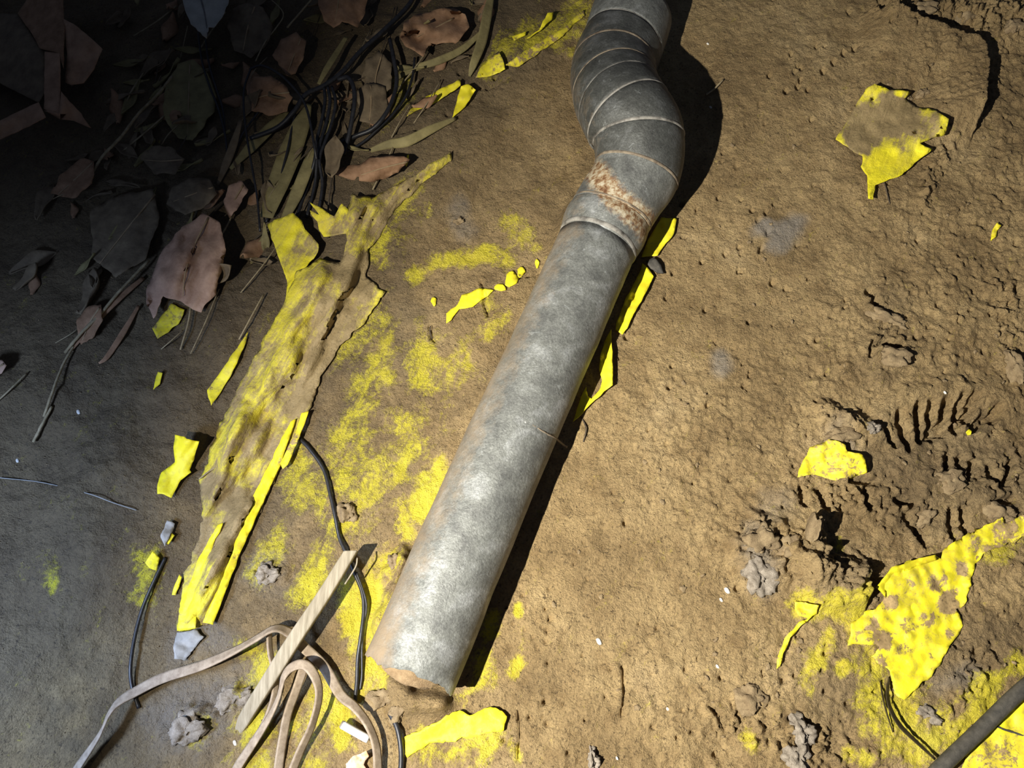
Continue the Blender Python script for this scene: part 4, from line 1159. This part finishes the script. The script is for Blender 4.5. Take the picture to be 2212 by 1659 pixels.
leaf('brown leaf right of the black cable hook', [(770, 200, 8), (790, 178, 10), (830, 185, 8), (838, 230, 5), (815, 270, 4), (780, 262, 5)], [(800, 185), (802, 225), (798, 260)], 'leaf_dark', 'rib', (0.010, 36, 70))
leaf('pale pinkish leaf edge at the left border of the picture', [(-40, 800, 8), (-20, 775, 10), (5, 778, 12), (14, 790, 10), (4, 805, 8), (-30, 830, 6)], [(8, 786), (-30, 812)], 'leaf_pink', 'rib', (0.006, 26, 0))
leaf('dim brown leaf at left with a twig across it', [(165, 690, 3), (190, 662, 5), (218, 660, 6), (222, 690, 5), (200, 730, 4), (175, 745, 3)], [(215, 665), (195, 695), (178, 735)], 'leaf_brown', 'rib', (0.008, 36, -50))

# long dry blades among the litter
for lb, pts, wd, tl, mt in (
        ('broad olive dry blade beside the cable bundle, running to the yellow flap', [(668, 225, .014), (650, 270, .016), (625, 335, .014), (600, 400, .010), (575, 470, .006)], [.006, .020, .026, .024, .016], [10, 14, 8, -6], 'leaf_olive'),
        ('narrow yellow-olive blade crossing above the thick diagonal cable', [(748, 80, .022), (725, 118, .024), (705, 150, .024), (688, 182, .022)], [.005, .007, .007, .004], [0, 20, 10], 'leaf_olive'),
        ('olive dry blade right of the cable bundle, tip at the brown leaf', [(690, 300, .008), (668, 350, .010), (640, 420, .008), (612, 478, .005)], [.006, .014, .014, .008], [-20, 10, 15], 'leaf_olive'),
        ('long dark olive blade below the diagonal cable, leftward tip', [(620, 240, .012), (585, 275, .012), (540, 320, .010), (498, 365, .006)], [.006, .012, .012, .004], [10, 25, 10], 'leaf_olive'),
        ('olive blade rising to the top edge right of the leaf rosette', [(1062, -15, .010), (1052, 35, .012), (1040, 90, .012), (1022, 140, .008), (1014, 165, .004)], [.008, .012, .013, .009, .003], [10, 25, 15], 'leaf_olive'),
        ('muddy blade sweeping under the leaf rosette towards the right', [(1050, 60, .008), (1000, 105, .010), (950, 130, .010), (890, 150, .008), (840, 180, .004)], [.004, .008, .009, .007, .003], [20, 40, 30], 'leaf_olive'),
        ('flat brown blade along the dark ledge above the wrinkled sheet', [(985, 255, .004), (930, 280, .010), (880, 305, .012), (840, 312, .008), (800, 325, .004)], [.004, .010, .012, .010, .005], [30, 45, 40], 'leaf_olive'),
        ('dull blade ending left of the black wire hanging straight', [(520, 260, .010), (505, 310, .010), (488, 355, .008), (470, 400, .005)], [.004, .009, .009, .003], [0, 20, 10], 'leaf_dark'),
        ('long dark blade slanting down from the dim leaf at left', [(310, 600, .004), (250, 650, .008), (200, 700, .008), (150, 760, .004)], [.004, .007, .007, .003], [20, 35, 10], 'leaf_brown'),
        ('short dull blade left of the olive-yellow square scrap', [(300, 660, .004), (265, 720, .006), (232, 770, .004), (214, 785, .002)], [.003, .006, .005, .002], [20, 30], 'leaf_brown')):
    blade(lb, pts, wd, tl, mt, 'dry leaf', 'long_dry_leaf', .0007)
for lb, pts, r in (('long pale twig slanting between the card and the oval olive leaf', [(372, 165, .018), (340, 205, .022), (300, 245, .022), (262, 295, .020), (220, 340, .016), (190, 392, .008)], .0016),
                   ('dim twig slanting at left below the broad dark leaf', [(322, 562, .010), (262, 625, .012), (215, 680, .012), (175, 720, .010), (140, 762, .005)], .0016),
                   ('faint twig pieces near the left edge, upper one', [(160, 745, .004), (135, 790, .006), (112, 850, .006), (95, 900, .003)], .0013),
                   ('faint twig pieces near the left edge, lower one', [(112, 878, .003), (92, 915, .005), (72, 955, .003)], .0014),
                   ('pale straw at the left border', [(-20, 880, .003), (20, 843, .005), (58, 806, .003)], .0009),
                   ('bent straw lying on the wrinkled sheet', [(430, 1035, .010), (452, 1018, .012), (480, 1000, .012)], .0008),
                   ('short brown stalk lying across the top of the black cables', [(620, 60, .026), (655, 20, .028), (690, -20, .026)], .0012),
                   ('thin dark stick end on the mud right of the elbow shadow', [(1525, 205, .002), (1545, 190, .004), (1562, 172, .003)], .0012)):
    ob = tube('dry_twig', path_px(pts, 7), r, M['twig'], sides=7, jitter=.15); recentre(ob); tag(ob, lb, 'twig')
for lb, pts in (('short dark root fibre on the mud left of the pipe', [(930, 704, .001), (929, 718, .002), (934, 732, .001)]),
                ('dark root fibre beside the lowest yellow ribbon, right of the pipe', [(1255, 900, .001), (1266, 925, .003), (1260, 955, .001)]),
                ('forked root fibre in front of the soil crust, right side', [(1872, 370, .001), (1905, 385, .002), (1922, 440, .001)]),
                ):
    ob = tube('root_fibre', path_px(pts, 6), .0007 if 'string' not in lb else .0013, M['fibre'] if 'string' not in lb else M['rust_seam'], sides=6); recentre(ob); tag(ob, lb, 'fibre')


# dense layer of rotting leaf fragments and straws around the named leaves
def leaf_proto(mat, wd, curl, wav, seed):
    V, Fc = [], []
    n, m_ = 12, 5
    for i in range(n + 1):
        t = i / n
        w = wd * math.sin(math.pi * min(1, t * .96 + .03)) ** .7 * (1 + .18 * math.sin(9 * t + seed))
        for j in range(m_):
            q = (j / (m_ - 1) - .5) * 2
            V.append((t - .5, w * q, curl * (t - .5) ** 2 + wav * q * q + .03 * math.sin(7 * t + seed + 2 * q)))
    for i in range(n):
        for j in range(m_ - 1):
            a = i * m_ + j
            Fc.append((a, a + 1, a + m_ + 1, a + m_))
    me = bpy.data.meshes.new('leaf_fragment')
    me.from_pydata(V, [], Fc)
    me.polygons.foreach_set('use_smooth', [True] * len(Fc))
    me.materials.append(mat)
    return me


LP = [leaf_proto(M['leaf_dark'], .22, .3, .12, 1), leaf_proto(M['leaf_dark'], .16, -.3, .10, 2), leaf_proto(M['leaf_brown'], .20, .35, -.10, 3), leaf_proto(M['leaf_olive'], .10, .25, .05, 4), leaf_proto(M['leaf_dark'], .09, -.2, .04, 5)]
k = 0
while k < 120:
    x, y = rng.uniform(60, 1080), rng.uniform(-40, 640)
    edge = (x - 960) * 0.80 + (y - 330) * 0.60
    if edge > -70 or (x < 240 and y < 320) or (y > 440 and rng.uniform() < .6): continue
    if in_poly(np.array([x]), np.array([y]), [(560, 440), (990, 310), (990, 420), (700, 760), (430, 1000), (600, 640)])[0]: continue
    p_ = LP[int(rng.integers(0, 5))]
    ob = bpy.data.objects.new('leaf_fragment', p_)
    COL.objects.link(ob)
    L = rng.uniform(.022, .055)
    g = P(x, y, rng.uniform(.002, .010))
    ob.location = g
    ob.scale = (L, L, L)
    ob.rotation_euler = (rng.normal(0, .3), rng.normal(0, .28), math.radians(rng.normal(55, 35)))
    so = ob.modifiers.new('thickness', 'SOLIDIFY'); so.thickness = .02
    tag(ob, 'small rotting leaf fragment in the dark litter left of the pipe bend', 'leaf', 'leaf fragments in the dark litter')
    k += 1
for k in range(45):
    x, y = rng.uniform(120, 940), rng.uniform(0, 760)
    if (x - 960) * 0.80 + (y - 330) * 0.60 > -60 or (x < 260 and y < 330):
        continue
    a = math.radians(rng.normal(-58, 14)); L = rng.uniform(30, 80)
    dx, dy = math.cos(a) * L, math.sin(a) * L
    ob = tube('dry_straw', catmull([P(x - dx, y - dy, .004), P(x + rng.uniform(-6, 6), y, .010), P(x + dx, y + dy, .006)], 5), rng.uniform(.0005, .0011), M['twig'] if k % 3 else M['fibre'], sides=5)
    recentre(ob)
    tag(ob, 'thin dry straw lying slantwise in the dim litter at the left', 'straw', 'straws in the dim litter')

ob = tube('string_end', catmull([on_pipe(1150, 918, .0006), on_pipe(1168, 929, .0008), on_pipe(1183, 938, .0008), on_pipe(1197, 944, .0010), P(1212, 957, .018), P(1224, 966, .006)], 7), .0011, M['rust_seam'], sides=6, jitter=.25)
recentre(ob)
tag(ob, 'reddish string end draped over the right side of the pipe', 'string')

# ------------------------------------------------------------------ clods, pebbles, grains
def rock_mesh(name, mat, seed, sub=2, rough=.35):
    f_ = 1.1 if sub < 3 else 1.6
    import bmesh
    bm = bmesh.new()
    bmesh.ops.create_icosphere(bm, subdivisions=sub, radius=1.0)
    for v in bm.verts:
        c = v.co
        n_ = sum(fbm(np.array([a_ + 7]), np.array([b_ + 7]), f_, 4, seed + q, 0.55)[0] for q, (a_, b_) in enumerate(((c.x, c.y), (c.y, c.z), (c.z, c.x))))
        v.co = c * (1 + rough * float(n_))
    me = bpy.data.meshes.new(name)
    bm.to_mesh(me); bm.free()
    me.materials.append(mat)
    me.polygons.foreach_set('use_smooth', [sub > 1] * len(me.polygons))
    return me


def rock(name, me, px, py, sx, sy, sz, rz, label, cat, group=None, sink=.35):
    ob = bpy.data.objects.new(name, me)
    COL.objects.link(ob)
    g = P(px, py, 0)
    s = 1 / 2300.0
    ob.scale = (sx * s * .9, sy * s * .9, sz * s * .8)
    ob.location = (g[0], g[1], g[2] + sz * s * (1 - 2 * sink) * .5)
    ob.rotation_euler = (0, 0, rz)
    return tag(ob, label, cat, group)


# crumbs and clods share a few shapes
CL = [rock_mesh('soil_clod', M['clod'], 200 + k, 4, .6) for k in range(4)]
AC = rock_mesh('grey_clod', M['ashclod'], 230, 4, .7)
for k, (x, y, sx, sy, sz, rz, lb, ash_) in enumerate((
        (1640, 1170, 42, 30, 26, .4, 'big lumpy grey-brown clod left of the soil crust', 0), (1635, 1240, 34, 42, 24, .2, 'pale ashy lump below the big grey-brown clod', 1),
        (1755, 1150, 12, 34, 44, -.2, 'upright flake of dried mud casting a dark shadow', 0), (1700, 1185, 30, 20, 22, 1.0, 'rounded clod left of the upright mud flake', 0),
        (1730, 1580, 22, 26, 24, .3, 'pinkish grey lump near the bottom edge, left of the large sheet', 1), (1722, 1640, 26, 22, 22, 1.2, 'grey lump at the bottom edge under the pinkish grey lump', 1),
        (1620, 1510, 26, 30, 18, .6, 'worn clod left of the pinkish grey lump', 0), (1818, 945, 36, 20, 18, .1, 'smooth grey-brown clod right above the muddy yellow scrap', 0),
        (1885, 925, 14, 12, 14, .4, 'small whitish clod left of the shoe print', 1), (1930, 770, 34, 22, 16, -.3, 'low clod between the shoe print and the upper pits', 0),
        (1915, 690, 40, 18, 16, -.4, 'long flat clod in the middle of the right side', 0), (2195, 800, 20, 40, 22, .2, 'clod cut by the right edge above the shoe print', 0),
        (990, 480, 16, 10, 10, .5, 'dark crumb on the smooth mud left of the rusted neck', 0), (575, 1240, 24, 20, 18, .3, 'grey clod right of the folded hem', 1),
        (750, 1110, 18, 22, 18, .2, 'crumbly clod right of the black cable, left of the pipe', 0), (400, 1575, 34, 26, 20, .3, 'pale crumbly clod right of the long strap near the bottom left', 1),
        (500, 1510, 36, 22, 18, .5, 'grey crumbly clod under the long tan strap', 1), (2000, 1540, 26, 14, 12, -.5, 'grey lump on the yellow mud above the hose', 1),
        (1960, 215, 12, 8, 9, .4, 'mud lump sitting on the square muddy sheet', 0), (1992, 205, 16, 13, 14, .2, 'tan clod at the upper rim of the square muddy sheet', 0),
        (2190, 1590, 14, 10, 10, .2, 'grey stone lump on the pale yellow sheet by the right edge', 1), (850, 1215, 14, 16, 14, .2, 'mud lump against the left side of the pipe', 0),
        (822, 1512, 26, 20, 14, .3, 'brown mud lump below the open pipe mouth', 0), (858, 1545, 20, 14, 12, .9, 'smaller brown mud lump between the pipe mouth and the yellow tongue', 0),
        (1280, 1640, 12, 18, 22, .1, 'dark-shadowed lump at the bottom edge right of the yellow tongue', 1), (2050, 1040, 30, 22, 16, .3, 'broken clod inside the lower half of the shoe print', 0),
        (2160, 1110, 30, 20, 18, -.3, 'clod between the shoe print and the large yellow sheet', 0), (2000, 1120, 24, 14, 14, .7, 'angular clod just above the large yellow sheet', 0),
        (2100, 1590, 12, 18, 14, .4, 'dark clod under the hose', 0), (1990, 20, 40, 20, 18, 0, 'clod cut by the top edge at the upper right', 0), (2090, 40, 34, 18, 18, .3, 'round clod beside the upper right hook of shadow', 0), (2190, 60, 24, 22, 16, .1, 'clod in the upper right corner', 0))):
    rock('soil_clod' if not ash_ else 'grey_clod', AC if ash_ else CL[k % 4], x, y, sx, sy, sz, rz, lb, 'clod')
SM = rock_mesh('pebble', M['stone'], 260, 2, .3)
for (x, y, r, lb) in ((1294, 1386, 8, 'whitish pebble on the bare mud right of the pipe foot'), (1571, 1276, 8, 'pale pebble left of the ashy lump'), (1558, 1296, 5, 'tiny tan pebble beside the pale pebble'),
                      (1443, 1532, 5, 'small white pebble near the bottom, right of the yellow tongue'), (1333, 1638, 4, 'white grit speck at the bottom edge'), (1529, 95, 5, 'white pebble at the edge of the elbow shadow, upper one'),
                      (1535, 232, 5, 'white pebble at the edge of the elbow shadow, lower one'), (2041, 848, 5, 'white grit above the shoe print'), (1550, 1440, 5, 'pale pebble above the worn clod'), (420, 1582, 8, 'white chip on the pale crumbly clod'),
                      (508, 1605, 6, 'white chip left of the strap loop'), (1134, 912, 4, 'white speck stuck on the pipe'), (170, 890, 7, 'pale chip at far left beside the faint twig'), (38, 995, 6, 'pale chip near the left border')):
    zoff = 0
    ob = rock('pebble', SM, x, y, r * .75, r * 1.0, r * .6, .5, lb, 'pebble')
    if 'pipe' in lb and 'stuck' in lb:
        ob.location = Vector(on_pipe(x, y, .0004))
GR = [rock_mesh('soil_crumb', M['clod'], 300 + k, 2, .9) for k in range(3)]
NC = 0
while NC < 90:
    x, y = rng.uniform(1180, 2205), rng.uniform(10, 1650)
    if seg_dist(np.array([x]), np.array([y]), [(885, 1454), (1288, 533), (1375, 300), (1372, 16)])[0] < 150: continue
    if rng.uniform() > 0.35 + 0.65 * smooth(1300, 2100, x): continue
    r = rng.uniform(3, 6.5)
    rock('soil_crumb', GR[NC % 3], x, y, r, r * rng.uniform(.7, 1.3), r * .8, rng.uniform(0, 6), 'small brown soil crumb scattered on the bare mud right of the pipe', 'soil crumb', 'soil crumbs on the bare mud')
    NC += 1
# fine grit nobody could count: one object
V, Fc = [], []
tet = np.array([(1, 0, -.4), (-.5, .87, -.4), (-.5, -.87, -.4), (0, 0, .9)])
N_G = 9000
gxr = rng.uniform(-0.52, 0.60, N_G); gyr = rng.uniform(-0.34, 0.50, N_G)
gpx, gpy = to_px(gxr, gyr)
keep = seg_dist(gpx, gpy, [(885, 1454), (1288, 533), (1375, 300), (1372, 16)]) > 130
gxr, gyr = gxr[keep], gyr[keep]; N_G = len(gxr)
gz = gh(gxr, gyr)
sz = rng.uniform(.0004, .0011, N_G) * (0.8 + rng.uniform(0, 1, N_G) ** 4)
an = rng.uniform(0, 6.28, N_G)
for i in range(N_G):
    c, s = math.cos(an[i]), math.sin(an[i])
    for t in tet:
        V.append((gxr[i] + sz[i] * (c * t[0] - s * t[1]), gyr[i] + sz[i] * (s * t[0] + c * t[1]), gz[i] + sz[i] * t[2]))
    o4 = 4 * i
    Fc += [(o4, o4 + 1, o4 + 3), (o4 + 1, o4 + 2, o4 + 3), (o4 + 2, o4, o4 + 3)]
gr = new_obj('soil_grit', V, Fc, M['clod'], None, False)
tag(gr, 'fine brown soil grit strewn over the mud', 'soil grit', kind='stuff')
